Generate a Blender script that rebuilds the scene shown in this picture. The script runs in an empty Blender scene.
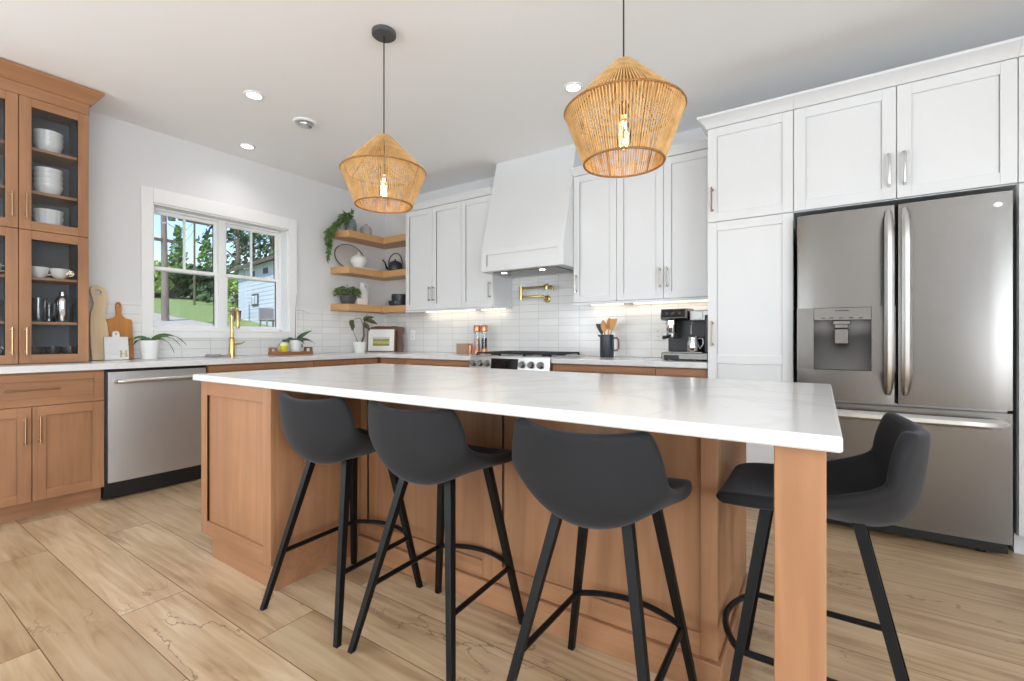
import bpy, bmesh, math, random
from mathutils import Vector, Matrix
random.seed(7)
PI = math.pi
scene = bpy.context.scene
COL = scene.collection

# ------------------------------------------------------------------ camera
cam_d = bpy.data.cameras.new('camera')
cam = bpy.data.objects.new('camera', cam_d)
COL.objects.link(cam)
cam.location = (4.588, -3.991, 1.097)
cam.rotation_euler = (PI / 2, 0, 0.588)
cam_d.sensor_width = 36.0
cam_d.lens = 463.244 / 1024 * 36.0
cam_d.shift_y = -2.7 / 1024
cam_d.clip_start = 0.02
cam_d.clip_end = 400
scene.camera = cam

# ------------------------------------------------------------------ world, sun, daylight fill, exposure
world = bpy.data.worlds.new('world')
scene.world = world
world.use_nodes = True
wn = world.node_tree.nodes
wl = world.node_tree.links
wn.clear()
w_out = wn.new('ShaderNodeOutputWorld')
w_bg = wn.new('ShaderNodeBackground')
w_sky = wn.new('ShaderNodeTexSky')
w_sky.sky_type = 'NISHITA'
w_sky.sun_disc = False
w_sky.sun_elevation = math.radians(48)
w_sky.sun_rotation = math.radians(115)
w_sky.air_density = 1.0
w_sky.dust_density = 0.6
w_bg.inputs['Strength'].default_value = 0.2
wl.new(w_sky.outputs[0], w_bg.inputs[0])
wl.new(w_bg.outputs[0], w_out.inputs[0])


def add_light(name, kind, loc, rot, energy, color=(1, 1, 1), **kw):
    d = bpy.data.lights.new(name, kind)
    d.energy = energy
    d.color = color
    for k, v in kw.items():
        setattr(d, k, v)
    o = bpy.data.objects.new(name, d)
    o.location = loc
    o.rotation_euler = rot
    COL.objects.link(o)
    return o


RWX = 7.6
add_light('sun', 'SUN', (10, -20, 20), (math.radians(42), 0, math.radians(35)), 4.2, (1.0, 0.96, 0.9), angle=0.01)
# added area lamps standing in for window daylight, tilted up to brighten the ceiling
add_light('daylight_fill_patio', 'AREA', (2.2, -8.35, 1.35), (PI / 2 + .5, 0, 0), 75, (0.83, 0.915, 1.0),
          shape='RECTANGLE', size=3.2, size_y=2.2)
add_light('daylight_fill_side', 'AREA', (0.06, -6.2, 1.4), (PI / 2 + .62, 0, -PI / 2), 80, (0.83, 0.915, 1.0),
          shape='RECTANGLE', size=2.2, size_y=1.9)

add_light('daylight_fill_right', 'AREA', (RWX - .08, -5.6, 1.4), (PI / 2 + .62, 0, PI / 2), 200, (0.83, 0.915, 1.0),
          shape='RECTANGLE', size=3.8, size_y=1.9)  # lamp added together with its window to light the left wall head-on

scene.view_settings.view_transform = 'Standard'
scene.view_settings.look = 'None'
scene.view_settings.gamma = 1.0
scene.view_settings.exposure = 0.36
scene.view_settings.use_curve_mapping = False
scene.render.engine = 'CYCLES'
scene.cycles.use_denoising = True
scene.cycles.max_bounces = 10
scene.cycles.diffuse_bounces = 6
scene.cycles.caustics_reflective = False
scene.cycles.caustics_refractive = False
scene.cycles.sample_clamp_indirect = 6.0


# ------------------------------------------------------------------ materials
def lin(c):
    r = []
    for v in c:
        v = v / 255.0
        r.append(v / 12.92 if v <= 0.04045 else ((v + 0.055) / 1.055) ** 2.4)
    return (r[0], r[1], r[2], 1.0)


def mat(name, col, rough=0.5, metal=0.0, noise=0.0, nscale=20.0, bump=0.0, bscale=60.0, stretch=(1, 1, 1), spec=0.5,
        rvar=0.0, coat=0.0):
    m = bpy.data.materials.new(name)
    m.use_nodes = True
    nt = m.node_tree
    b = nt.nodes['Principled BSDF']
    c = lin(col)
    b.inputs['Base Color'].default_value = c
    b.inputs['Roughness'].default_value = rough
    b.inputs['Metallic'].default_value = metal
    b.inputs['Specular IOR Level'].default_value = spec
    b.inputs['Coat Weight'].default_value = coat
    tc = nt.nodes.new('ShaderNodeTexCoord')
    mp = nt.nodes.new('ShaderNodeMapping')
    mp.inputs['Scale'].default_value = stretch
    nt.links.new(tc.outputs['Object'], mp.inputs[0])
    if noise > 0 or rvar > 0:
        n = nt.nodes.new('ShaderNodeTexNoise')
        n.inputs['Scale'].default_value = nscale
        n.inputs['Detail'].default_value = 4
        nt.links.new(mp.outputs[0], n.inputs[0])
        if noise > 0:
            rp = nt.nodes.new('ShaderNodeValToRGB')
            rp.color_ramp.elements[0].position = 0.3
            rp.color_ramp.elements[1].position = 0.7
            rp.color_ramp.elements[0].color = tuple(max(0, v * (1 - noise)) for v in c[:3]) + (1,)
            rp.color_ramp.elements[1].color = tuple(min(1, v * (1 + noise)) for v in c[:3]) + (1,)
            nt.links.new(n.outputs[0], rp.inputs[0])
            nt.links.new(rp.outputs[0], b.inputs['Base Color'])
        if rvar > 0:
            mr = nt.nodes.new('ShaderNodeMapRange')
            mr.inputs['To Min'].default_value = max(0.02, rough - rvar)
            mr.inputs['To Max'].default_value = min(1, rough + rvar)
            nt.links.new(n.outputs[0], mr.inputs[0])
            nt.links.new(mr.outputs[0], b.inputs['Roughness'])
    if bump > 0:
        n2 = nt.nodes.new('ShaderNodeTexNoise')
        n2.inputs['Scale'].default_value = bscale
        n2.inputs['Detail'].default_value = 3
        nt.links.new(mp.outputs[0], n2.inputs[0])
        bp = nt.nodes.new('ShaderNodeBump')
        bp.inputs['Strength'].default_value = bump
        bp.inputs['Distance'].default_value = 0.01
        nt.links.new(n2.outputs[0], bp.inputs['Height'])
        nt.links.new(bp.outputs[0], b.inputs['Normal'])
    return m


def wood(name, col, axis='z', dark=0.28, rough=0.42):
    """fine grained timber, the grain running along one axis"""
    m = bpy.data.materials.new(name)
    m.use_nodes = True
    nt = m.node_tree
    N, L = nt.nodes.new, nt.links.new
    b = nt.nodes['Principled BSDF']
    c = lin(col)
    tc = N('ShaderNodeTexCoord')
    mp = N('ShaderNodeMapping')
    s = {'x': (0.9, 14, 14), 'y': (14, 0.9, 14), 'z': (14, 14, 0.9)}[axis]
    mp.inputs['Scale'].default_value = s
    L(tc.outputs['Object'], mp.inputs[0])
    n = N('ShaderNodeTexNoise')
    n.inputs['Scale'].default_value = 1.6
    n.inputs['Detail'].default_value = 6
    n.inputs['Distortion'].default_value = 0.8
    L(mp.outputs[0], n.inputs[0])
    n2 = N('ShaderNodeTexNoise')
    n2.inputs['Scale'].default_value = 1.9
    n2.inputs['Detail'].default_value = 2
    L(tc.outputs['Object'], n2.inputs[0])
    ad = N('ShaderNodeMath')
    ad.operation = 'MULTIPLY_ADD'
    ad.inputs[1].default_value = 0.55
    L(n2.outputs[0], ad.inputs[0])
    mu = N('ShaderNodeMath')
    mu.operation = 'MULTIPLY'
    mu.inputs[1].default_value = 0.45
    L(n.outputs[0], mu.inputs[0])
    L(mu.outputs[0], ad.inputs[2])
    rp = N('ShaderNodeValToRGB')
    rp.color_ramp.elements[0].position = 0.32
    rp.color_ramp.elements[1].position = 0.68
    rp.color_ramp.elements[0].color = (c[0] * (1 - dark), c[1] * (1 - dark * 1.15), c[2] * (1 - dark * 1.25), 1)
    rp.color_ramp.elements[1].color = (min(1, c[0] * (1 + dark * .7)), min(1, c[1] * (1 + dark * .75)), min(1, c[2] * (1 + dark * .8)), 1)
    L(ad.outputs[0], rp.inputs[0])
    L(rp.outputs[0], b.inputs['Base Color'])
    b.inputs['Roughness'].default_value = rough
    bp = N('ShaderNodeBump')
    bp.inputs['Strength'].default_value = 0.06
    bp.inputs['Distance'].default_value = 0.004
    L(n.outputs[0], bp.inputs['Height'])
    L(bp.outputs[0], b.inputs['Normal'])
    return m


def emit(name, col, strength):
    m = bpy.data.materials.new(name)
    m.use_nodes = True
    b = m.node_tree.nodes['Principled BSDF']
    b.inputs['Base Color'].default_value = lin(col)
    b.inputs['Emission Color'].default_value = lin(col)
    b.inputs['Emission Strength'].default_value = strength
    return m


def glass(name, tint=(255, 255, 255), refl=0.10, rough=0.0):
    """thin clear glass: mostly passes, reflects more at grazing angles"""
    m = bpy.data.materials.new(name)
    m.use_nodes = True
    nt = m.node_tree
    nt.nodes.clear()
    o = nt.nodes.new('ShaderNodeOutputMaterial')
    mx = nt.nodes.new('ShaderNodeMixShader')
    t = nt.nodes.new('ShaderNodeBsdfTransparent')
    t.inputs[0].default_value = lin(tint)
    g = nt.nodes.new('ShaderNodeBsdfGlossy')
    g.inputs['Roughness'].default_value = rough
    lw = nt.nodes.new('ShaderNodeLayerWeight')
    lw.inputs[0].default_value = 0.25
    mr = nt.nodes.new('ShaderNodeMapRange')
    mr.inputs['To Min'].default_value = refl * 0.4
    mr.inputs['To Max'].default_value = min(1, refl * 5)
    nt.links.new(lw.outputs['Fresnel'], mr.inputs[0])
    nt.links.new(mr.outputs[0], mx.inputs[0])
    nt.links.new(t.outputs[0], mx.inputs[1])
    nt.links.new(g.outputs[0], mx.inputs[2])
    nt.links.new(mx.outputs[0], o.inputs[0])
    return m


def tile_mat(name, ua):
    """stacked long white glossy tiles with pale grout; ua = horizontal axis of the wall"""
    m = bpy.data.materials.new(name)
    m.use_nodes = True
    nt = m.node_tree
    N, L = nt.nodes.new, nt.links.new
    b = nt.nodes['Principled BSDF']
    tc = N('ShaderNodeTexCoord')
    sx = N('ShaderNodeSeparateXYZ')
    cb = N('ShaderNodeCombineXYZ')
    L(tc.outputs['Object'], sx.inputs[0])
    L(sx.outputs[ua], cb.inputs['X'])
    L(sx.outputs['Z'], cb.inputs['Y'])
    br = N('ShaderNodeTexBrick')
    br.offset = 0.0
    br.inputs['Scale'].default_value = 1.0
    br.inputs['Brick Width'].default_value = 0.225
    br.inputs['Row Height'].default_value = 0.0715
    br.inputs['Mortar Size'].default_value = 0.0022
    br.inputs['Mortar Smooth'].default_value = 0.3
    br.inputs['Color1'].default_value = lin((236, 236, 235))
    br.inputs['Color2'].default_value = lin((228, 228, 228))
    br.inputs['Mortar'].default_value = lin((200, 199, 197))
    L(cb.outputs[0], br.inputs[0])
    L(br.outputs['Color'], b.inputs['Base Color'])
    b.inputs['Roughness'].default_value = 0.14
    n = N('ShaderNodeTexNoise')
    n.inputs['Scale'].default_value = 9
    L(tc.outputs['Object'], n.inputs[0])
    sb = N('ShaderNodeMath')
    sb.operation = 'MULTIPLY_ADD'
    sb.inputs[1].default_value = -0.35
    L(br.outputs['Fac'], sb.inputs[0])
    L(n.outputs[0], sb.inputs[2])
    bp = N('ShaderNodeBump')
    bp.inputs['Strength'].default_value = 0.35
    bp.inputs['Distance'].default_value = 0.006
    L(sb.outputs[0], bp.inputs['Height'])
    L(bp.outputs[0], b.inputs['Normal'])
    return m


def floor_mat():
    """wide light oak planks along X with knots and thin wandering cracks"""
    m = bpy.data.materials.new('oak_plank_floor')
    m.use_nodes = True
    nt = m.node_tree
    N, L = nt.nodes.new, nt.links.new
    b = nt.nodes['Principled BSDF']
    tc = N('ShaderNodeTexCoord')
    mo = N('ShaderNodeMapping')
    mo.inputs['Location'].default_value = (0.35, 0.18, 0)
    L(tc.outputs['Object'], mo.inputs[0])

    def brick(c1, c2, mortar):
        br = N('ShaderNodeTexBrick')
        br.offset = 0.37
        br.offset_frequency = 2
        br.inputs['Scale'].default_value = 1.0
        br.inputs['Brick Width'].default_value = 1.62
        br.inputs['Row Height'].default_value = 0.225
        br.inputs['Mortar Size'].default_value = 0.0016
        br.inputs['Mortar Smooth'].default_value = 0.2
        br.inputs['Bias'].default_value = 0.0
        br.inputs['Color1'].default_value = c1
        br.inputs['Color2'].default_value = c2
        br.inputs['Mortar'].default_value = mortar
        L(mo.outputs[0], br.inputs[0])
        return br
    bv = brick((0, 0, 0, 1), (1, 1, 1, 1), (0.5, 0.5, 0.5, 1))
    # shift the grain from plank to plank
    ad = N('ShaderNodeVectorMath')
    ad.operation = 'MULTIPLY_ADD'
    ad.inputs[1].default_value = (7.3, 3.1, 5.7)
    L(bv.outputs['Color'], ad.inputs[0])
    L(mo.outputs[0], ad.inputs[2])
    mg = N('ShaderNodeMapping')
    mg.inputs['Scale'].default_value = (1.1, 13, 1)
    L(ad.outputs[0], mg.inputs[0])
    n1 = N('ShaderNodeTexNoise')
    n1.inputs['Scale'].default_value = 1.7
    n1.inputs['Detail'].default_value = 7
    n1.inputs['Distortion'].default_value = 1.2
    L(mg.outputs[0], n1.inputs[0])
    n0 = N('ShaderNodeTexNoise')
    mg0 = N('ShaderNodeMapping')
    mg0.inputs['Scale'].default_value = (1.2, 3.2, 1)
    L(ad.outputs[0], mg0.inputs[0])
    L(mg0.outputs[0], n0.inputs[0])
    n0.inputs['Scale'].default_value = 1.4
    n0.inputs['Detail'].default_value = 3
    rp = N('ShaderNodeValToRGB')
    e = rp.color_ramp.elements
    e[0].position, e[0].color = 0.35, lin((164, 135, 104))
    e[1].position, e[1].color = 0.65, lin((218, 196, 166))
    mid = rp.color_ramp.elements.new(0.5)
    mid.color = lin((198, 172, 139))
    mx0 = N('ShaderNodeMath')
    mx0.operation = 'MULTIPLY_ADD'
    mx0.inputs[1].default_value = 0.5
    L(n1.outputs[0], mx0.inputs[0])
    h = N('ShaderNodeMath')
    h.operation = 'MULTIPLY'
    h.inputs[1].default_value = 0.5
    L(n0.outputs[0], h.inputs[0])
    L(h.outputs[0], mx0.inputs[2])
    L(mx0.outputs[0], rp.inputs[0])
    # tone of each plank
    tone = N('ShaderNodeMix')
    tone.data_type = 'RGBA'
    tone.blend_type = 'MULTIPLY'
    tone.inputs['Factor'].default_value = 1.0
    bt = brick(lin((255, 252, 248)), lin((226, 219, 210)), lin((120, 96, 72)))
    L(rp.outputs[0], tone.inputs['A'])
    L(bt.outputs['Color'], tone.inputs['B'])
    # thin wandering cracks
    mc = N('ShaderNodeMapping')
    mc.inputs['Scale'].default_value = (1.0, 2.6, 1)
    L(ad.outputs[0], mc.inputs[0])
    nc = N('ShaderNodeTexNoise')
    nc.inputs['Scale'].default_value = 1.5
    nc.inputs['Detail'].default_value = 5
    nc.inputs['Roughness'].default_value = 0.55
    L(mc.outputs[0], nc.inputs[0])
    s5 = N('ShaderNodeMath')
    s5.operation = 'SUBTRACT'
    s5.inputs[1].default_value = 0.5
    L(nc.outputs[0], s5.inputs[0])
    ab = N('ShaderNodeMath')
    ab.operation = 'ABSOLUTE'
    L(s5.outputs[0], ab.inputs[0])
    ln = N('ShaderNodeMapRange')
    ln.inputs['From Min'].default_value = 0.001
    ln.inputs['From Max'].default_value = 0.007
    ln.inputs['To Min'].default_value = 1
    ln.inputs['To Max'].default_value = 0
    L(ab.outputs[0], ln.inputs[0])
    nm = N('ShaderNodeTexNoise')
    nm.inputs['Scale'].default_value = 1.15
    L(ad.outputs[0], nm.inputs[0])
    mk = N('ShaderNodeMapRange')
    mk.inputs['From Min'].default_value = 0.57
    mk.inputs['From Max'].default_value = 0.63
    L(nm.outputs[0], mk.inputs[0])
    cm = N('ShaderNodeMath')
    cm.operation = 'MULTIPLY'
    L(ln.outputs[0], cm.inputs[0])
    L(mk.outputs[0], cm.inputs[1])
    # knots
    mk2 = N('ShaderNodeMapping')
    mk2.inputs['Scale'].default_value = (0.75, 1.7, 1)
    L(ad.outputs[0], mk2.inputs[0])
    vo = N('ShaderNodeTexVoronoi')
    vo.inputs['Scale'].default_value = 1.25
    L(mk2.outputs[0], vo.inputs[0])
    nd = N('ShaderNodeMath')
    nd.operation = 'MULTIPLY_ADD'
    nd.inputs[1].default_value = 0.10
    L(n1.outputs[0], nd.inputs[0])
    L(vo.outputs['Distance'], nd.inputs[2])
    kn = N('ShaderNodeMapRange')
    kn.inputs['From Min'].default_value = 0.095
    kn.inputs['From Max'].default_value = 0.17
    kn.inputs['To Min'].default_value = 0.85
    kn.inputs['To Max'].default_value = 0
    L(nd.outputs[0], kn.inputs[0])
    mxk = N('ShaderNodeMath')
    mxk.operation = 'MAXIMUM'
    L(cm.outputs[0], mxk.inputs[0])
    L(kn.outputs[0], mxk.inputs[1])
    fc = N('ShaderNodeMath')
    fc.operation = 'MULTIPLY'
    fc.inputs[1].default_value = 0.62
    L(mxk.outputs[0], fc.inputs[0])
    cr = N('ShaderNodeMix')
    cr.data_type = 'RGBA'
    L(fc.outputs[0], cr.inputs['Factor'])
    L(tone.outputs['Result'], cr.inputs['A'])
    cr.inputs['B'].default_value = lin((92, 66, 44))
    L(cr.outputs['Result'], b.inputs['Base Color'])
    b.inputs['Roughness'].default_value = 0.34
    bp = N('ShaderNodeBump')
    bp.inputs['Strength'].default_value = 0.10
    bp.inputs['Distance'].default_value = 0.004
    L(n1.outputs[0], bp.inputs['Height'])
    L(bp.outputs[0], b.inputs['Normal'])
    return m


def quartz_mat():
    m = bpy.data.materials.new('white_quartz')
    m.use_nodes = True
    nt = m.node_tree
    N, L = nt.nodes.new, nt.links.new
    b = nt.nodes['Principled BSDF']
    tc = N('ShaderNodeTexCoord')
    n = N('ShaderNodeTexNoise')
    n.inputs['Scale'].default_value = 1.6
    n.inputs['Detail'].default_value = 8
    n.inputs['Distortion'].default_value = 1.5
    L(tc.outputs['Object'], n.inputs[0])
    s = N('ShaderNodeMath')
    s.operation = 'SUBTRACT'
    s.inputs[1].default_value = 0.5
    L(n.outputs[0], s.inputs[0])
    a = N('ShaderNodeMath')
    a.operation = 'ABSOLUTE'
    L(s.outputs[0], a.inputs[0])
    rp = N('ShaderNodeValToRGB')
    rp.color_ramp.elements[0].position = 0.0
    rp.color_ramp.elements[0].color = lin((219, 219, 220))
    rp.color_ramp.elements[1].position = 0.05
    rp.color_ramp.elements[1].color = lin((227, 227, 227))
    L(a.outputs[0], rp.inputs[0])
    L(rp.outputs[0], b.inputs['Base Color'])
    b.inputs['Roughness'].default_value = 0.16
    return m


M = {}
M['wall'] = mat('wall_paint', (226, 226, 227), 0.85, bump=0.03, bscale=300)
M['ceil'] = mat('ceiling_paint', (248, 248, 248), 0.85, bump=0.03, bscale=300)
M['trim'] = mat('white_trim_paint', (244, 244, 244), 0.4, bump=0.01)
M['white'] = mat('white_cabinet_paint', (224, 225, 226), 0.38, noise=0.012, nscale=3)
M['floor'] = floor_mat()
M['quartz'] = quartz_mat()
M['tile_x'] = tile_mat('white_wall_tile_back', 'X')
M['tile_y'] = tile_mat('white_wall_tile_side', 'Y')
WC = (163, 118, 84)
M['wz'] = wood('maple_upright_grain', WC, 'z')
M['wx'] = wood('maple_grain_across', WC, 'x')
M['wy'] = wood('maple_grain_along_side', WC, 'y')
M['shelf_x'] = wood('oak_shelf_grain_across', (205, 160, 112), 'x', 0.15)
M['shelf_y'] = wood('oak_shelf_grain_along_side', (205, 160, 112), 'y', 0.15)
M['steel'] = mat('brushed_stainless', (122, 118, 114), 0.26, 1.0, noise=0.012, nscale=3, stretch=(60, 60, 0.6))
M['steel_soft'] = mat('satin_stainless', (204, 204, 203), 0.42, 1.0, noise=0.012, nscale=3, stretch=(60, 60, 0.6))
M['steel_light'] = mat('polished_stainless', (214, 214, 213), 0.28, 1.0, noise=0.03, nscale=8)
M['steel_dark'] = mat('dark_stainless', (150, 149, 147), 0.34, 1.0, noise=0.05, nscale=8)
M['chrome'] = mat('chrome', (225, 225, 226), 0.07, 1.0, noise=0.01)
M['black'] = mat('black_plastic', (22, 22, 23), 0.4, noise=0.1)
M['iron'] = mat('black_cast_iron', (30, 31, 33), 0.55, bump=0.1, bscale=200)
M['blackglass'] = mat('black_display_glass', (14, 15, 18), 0.08, noise=0.05)
M['legmetal'] = mat('black_powder_coated_metal', (9, 9, 10), 0.45, 0.0, bump=0.05, bscale=400, spec=0.25)
M['fabric'] = mat('charcoal_velvet_fabric', (36, 36, 38), 0.82, noise=0.10, nscale=6, bump=0.12, bscale=500, spec=0.25)
M['fabric'].node_tree.nodes['Principled BSDF'].inputs['Sheen Weight'].default_value = 0.25
M['fabric'].node_tree.nodes['Principled BSDF'].inputs['Sheen Roughness'].default_value = 0.4
M['fabric'].node_tree.nodes['Principled BSDF'].inputs['Sheen Tint'].default_value = lin((170, 172, 178))
M['bronze'] = mat('brushed_champagne_metal', (168, 136, 106), 0.28, 1.0, noise=0.05)
M['nickel'] = mat('brushed_nickel', (170, 164, 156), 0.28, 1.0, noise=0.05)
M['brass'] = mat('brushed_gold_brass', (206, 184, 122), 0.28, 1.0, noise=0.05)
M['copper'] = mat('copper', (216, 150, 116), 0.28, 1.0, noise=0.05)
M['rope'] = mat('jute_rope', (206, 166, 110), 0.8, noise=0.2, nscale=30, bump=0.3, bscale=200)
M['rope'].node_tree.nodes['Principled BSDF'].inputs['Subsurface Weight'].default_value = 0.0
M['ropering'] = mat('jute_bound_ring', (150, 104, 58), 0.8, noise=0.2, nscale=40, bump=0.3, bscale=200)
M['ceramic'] = mat('white_glazed_ceramic', (240, 240, 238), 0.2, noise=0.01)
M['ceramic_matte'] = mat('white_matte_ceramic', (236, 236, 234), 0.55, noise=0.02)
M['ceramic_grey'] = mat('grey_matte_ceramic', (168, 166, 165), 0.6, noise=0.06)
M['ceramic_black'] = mat('dark_slate_ceramic', (52, 56, 63), 0.38, noise=0.08)
M['stone_dark'] = mat('dark_grey_concrete', (82, 82, 84), 0.75, noise=0.15, nscale=30, bump=0.1)
M['leaf'] = mat('green_leaf', (86, 122, 62), 0.42, noise=0.25, nscale=12)
M['leaf_lt'] = mat('bright_green_leaf', (112, 142, 84), 0.45, noise=0.25, nscale=14)
M['leaf_dk'] = mat('dark_green_leaf', (70, 98, 58), 0.35, noise=0.25, nscale=14)
M['leaf_var'] = mat('olive_leaf', (84, 86, 52), 0.4, noise=0.3, nscale=14)
M['stem'] = mat('brown_stem', (104, 84, 52), 0.7, noise=0.2)
M['soil'] = mat('dark_potting_bark', (58, 44, 34), 0.95, noise=0.4, nscale=60, bump=0.6)
M['glass'] = glass('window_glass', (250, 252, 252), 0.06)
M['cabglass'] = glass('cabinet_glass', (250, 251, 252), 0.06)
M['cupglass'] = glass('drinking_glass', (228, 233, 235), 0.12)
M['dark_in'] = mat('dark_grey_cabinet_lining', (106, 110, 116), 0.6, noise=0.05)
M['led'] = emit('warm_led_strip', (255, 236, 208), 2.6)
M['can'] = emit('lit_white_diffuser', (255, 252, 245), 6.0)
M['filament'] = emit('glowing_filament', (255, 226, 170), 22.0)
M['bulb'] = glass('clear_bulb_glass', (255, 246, 226), 0.25)


# ------------------------------------------------------------------ mesh builder
ORG = {}


class MB:
    def __init__(self):
        self.v, self.f, self.m = [], [], []
        self.mi = 0

    def add(self, vs, fs):
        k = len(self.v)
        self.v += [Vector(p) for p in vs]
        self.f += [tuple(i + k for i in q) for q in fs]
        self.m += [self.mi] * len(fs)
        return self

    def box(self, x0, x1, y0, y1, z0, z1, b=0.0):
        x0, x1 = min(x0, x1), max(x0, x1)
        y0, y1 = min(y0, y1), max(y0, y1)
        z0, z1 = min(z0, z1), max(z0, z1)
        if b <= 0:
            vs = [(x, y, z) for x in (x0, x1) for y in (y0, y1) for z in (z0, z1)]
            fs = [(0, 1, 3, 2), (4, 6, 7, 5), (0, 4, 5, 1), (2, 3, 7, 6), (0, 2, 6, 4), (1, 5, 7, 3)]
            return self.add(vs, fs)
        b = min(b, (x1 - x0) * .45, (y1 - y0) * .45, (z1 - z0) * .45)
        X, Y, Z = (x0, x1), (y0, y1), (z0, z1)
        s = (1, -1)
        idx = {}
        vs = []
        for i in (0, 1):
            for j in (0, 1):
                for k in (0, 1):
                    ix, iy, iz = X[i] + s[i] * b, Y[j] + s[j] * b, Z[k] + s[k] * b
                    for a, p in enumerate(((X[i], iy, iz), (ix, Y[j], iz), (ix, iy, Z[k]))):
                        idx[(i, j, k, a)] = len(vs)
                        vs.append(p)
        fs = []
        for i in (0, 1):
            fs.append(tuple(idx[(i, j, k, 0)] for j, k in ((0, 0), (1, 0), (1, 1), (0, 1))))
            fs.append(tuple(idx[(j, i, k, 1)] for j, k in ((0, 0), (1, 0), (1, 1), (0, 1))))
            fs.append(tuple(idx[(j, k, i, 2)] for j, k in ((0, 0), (1, 0), (1, 1), (0, 1))))
            for j in (0, 1):
                fs.append((idx[(i, j, 0, 0)], idx[(i, j, 1, 0)], idx[(i, j, 1, 1)], idx[(i, j, 0, 1)]))
                fs.append((idx[(i, 0, j, 0)], idx[(i, 1, j, 0)], idx[(i, 1, j, 2)], idx[(i, 0, j, 2)]))
                fs.append((idx[(0, i, j, 1)], idx[(1, i, j, 1)], idx[(1, i, j, 2)], idx[(0, i, j, 2)]))
                for k in (0, 1):
                    fs.append((idx[(i, j, k, 0)], idx[(i, j, k, 1)], idx[(i, j, k, 2)]))
        return self.add(vs, fs)

    def lathe(self, prof, c=(0, 0, 0), seg=24, axis='z', sx=1.0, sy=1.0, caps=True):
        vs, fs = [], []
        n = len(prof)
        for i in range(seg):
            a = 2 * PI * i / seg
            ca, sa = math.cos(a) * sx, math.sin(a) * sy
            for r, h in prof:
                if axis == 'z':
                    p = (c[0] + r * ca, c[1] + r * sa, c[2] + h)
                elif axis == 'x':
                    p = (c[0] + h, c[1] + r * ca, c[2] + r * sa)
                else:
                    p = (c[0] + r * ca, c[1] + h, c[2] + r * sa)
                vs.append(p)
        for i in range(seg):
            j = (i + 1) % seg
            for k in range(n - 1):
                fs.append((i * n + k, j * n + k, j * n + k + 1, i * n + k + 1))
        if caps and prof[0][0] > 1e-6:
            fs.append(tuple(i * n for i in range(seg)))
        if caps and prof[-1][0] > 1e-6:
            fs.append(tuple(i * n + n - 1 for i in range(seg)))
        return self.add(vs, fs)

    def tube(self, pts, r, seg=8, caps=True, rot=0.0, sy=1.0):
        pts = [Vector(p) for p in pts]
        n = len(pts)
        rs = r if isinstance(r, (list, tuple)) else [r] * n
        vs, fs = [], []
        up = None
        for i, p in enumerate(pts):
            t = (pts[min(i + 1, n - 1)] - pts[max(i - 1, 0)])
            if t.length < 1e-9:
                t = Vector((0, 0, 1))
            t.normalize()
            if up is None:
                up = Vector((0, 0, 1)) if abs(t.z) < 0.9 else Vector((0, 1, 0))
            a = t.cross(up)
            if a.length < 1e-6:
                a = t.orthogonal()
            a.normalize()
            bb = a.cross(t).normalized()
            up = bb
            for k in range(seg):
                q = rot + 2 * PI * k / seg
                vs.append(p + a * math.cos(q) * rs[i] + bb * math.sin(q) * rs[i] * sy)
        for i in range(n - 1):
            for k in range(seg):
                j = (k + 1) % seg
                fs.append((i * seg + k, i * seg + j, (i + 1) * seg + j, (i + 1) * seg + k))
        if caps:
            fs.append(tuple(range(seg)))
            fs.append(tuple((n - 1) * seg + k for k in range(seg)))
        return self.add(vs, fs)

    def bar(self, p0, p1, w0, w1=None, d0=None, d1=None):
        """square-section bar from p0 to p1 with horizontal cuts"""
        w1 = w0 if w1 is None else w1
        d0 = w0 if d0 is None else d0
        d1 = w1 if d1 is None else d1
        vs = []
        for p, w, d in ((p0, w0, d0), (p1, w1, d1)):
            for sx, sy in ((-1, -1), (1, -1), (1, 1), (-1, 1)):
                vs.append((p[0] + sx * w / 2, p[1] + sy * d / 2, p[2]))
        fs = [(0, 1, 2, 3), (4, 5, 6, 7)] + [(i, (i + 1) % 4, 4 + (i + 1) % 4, 4 + i) for i in range(4)]
        return self.add(vs, fs)

    def prism(self, poly, axis, a0, a1):
        """polygon given in the two other axes (order x,y,z without axis), extruded along axis"""
        n = len(poly)
        vs = []
        for a in (a0, a1):
            for p, q in poly:
                vs.append({'x': (a, p, q), 'y': (p, a, q), 'z': (p, q, a)}[axis])
        fs = [tuple(range(n)), tuple(range(n, 2 * n))]
        fs += [(i, (i + 1) % n, n + (i + 1) % n, n + i) for i in range(n)]
        return self.add(vs, fs)

    def grid(self, fn, nu, nv, close_u=False):
        vs = [fn(i / nu, j / nv) for i in range(nu + (0 if close_u else 1)) for j in range(nv + 1)]
        fs = []
        w = nv + 1
        for i in range(nu):
            i2 = (i + 1) % nu if close_u else i + 1
            for j in range(nv):
                fs.append((i * w + j, i2 * w + j, i2 * w + j + 1, i * w + j + 1))
        return self.add(vs, fs)

    def ball(self, c, rx, ry=None, rz=None, seg=14, ring=9):
        ry = rx if ry is None else ry
        rz = rx if rz is None else rz
        pr = [(max(1e-7, math.sin(PI * i / ring)), -math.cos(PI * i / ring)) for i in range(ring + 1)]
        vs, fs = [], []
        k = len(pr)
        for i in range(seg):
            a = 2 * PI * i / seg
            for r, h in pr:
                vs.append((c[0] + rx * r * math.cos(a), c[1] + ry * r * math.sin(a), c[2] + rz * h))
        for i in range(seg):
            j = (i + 1) % seg
            for q in range(k - 1):
                fs.append((i * k + q, j * k + q, j * k + q + 1, i * k + q + 1))
        return self.add(vs, fs)

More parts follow.
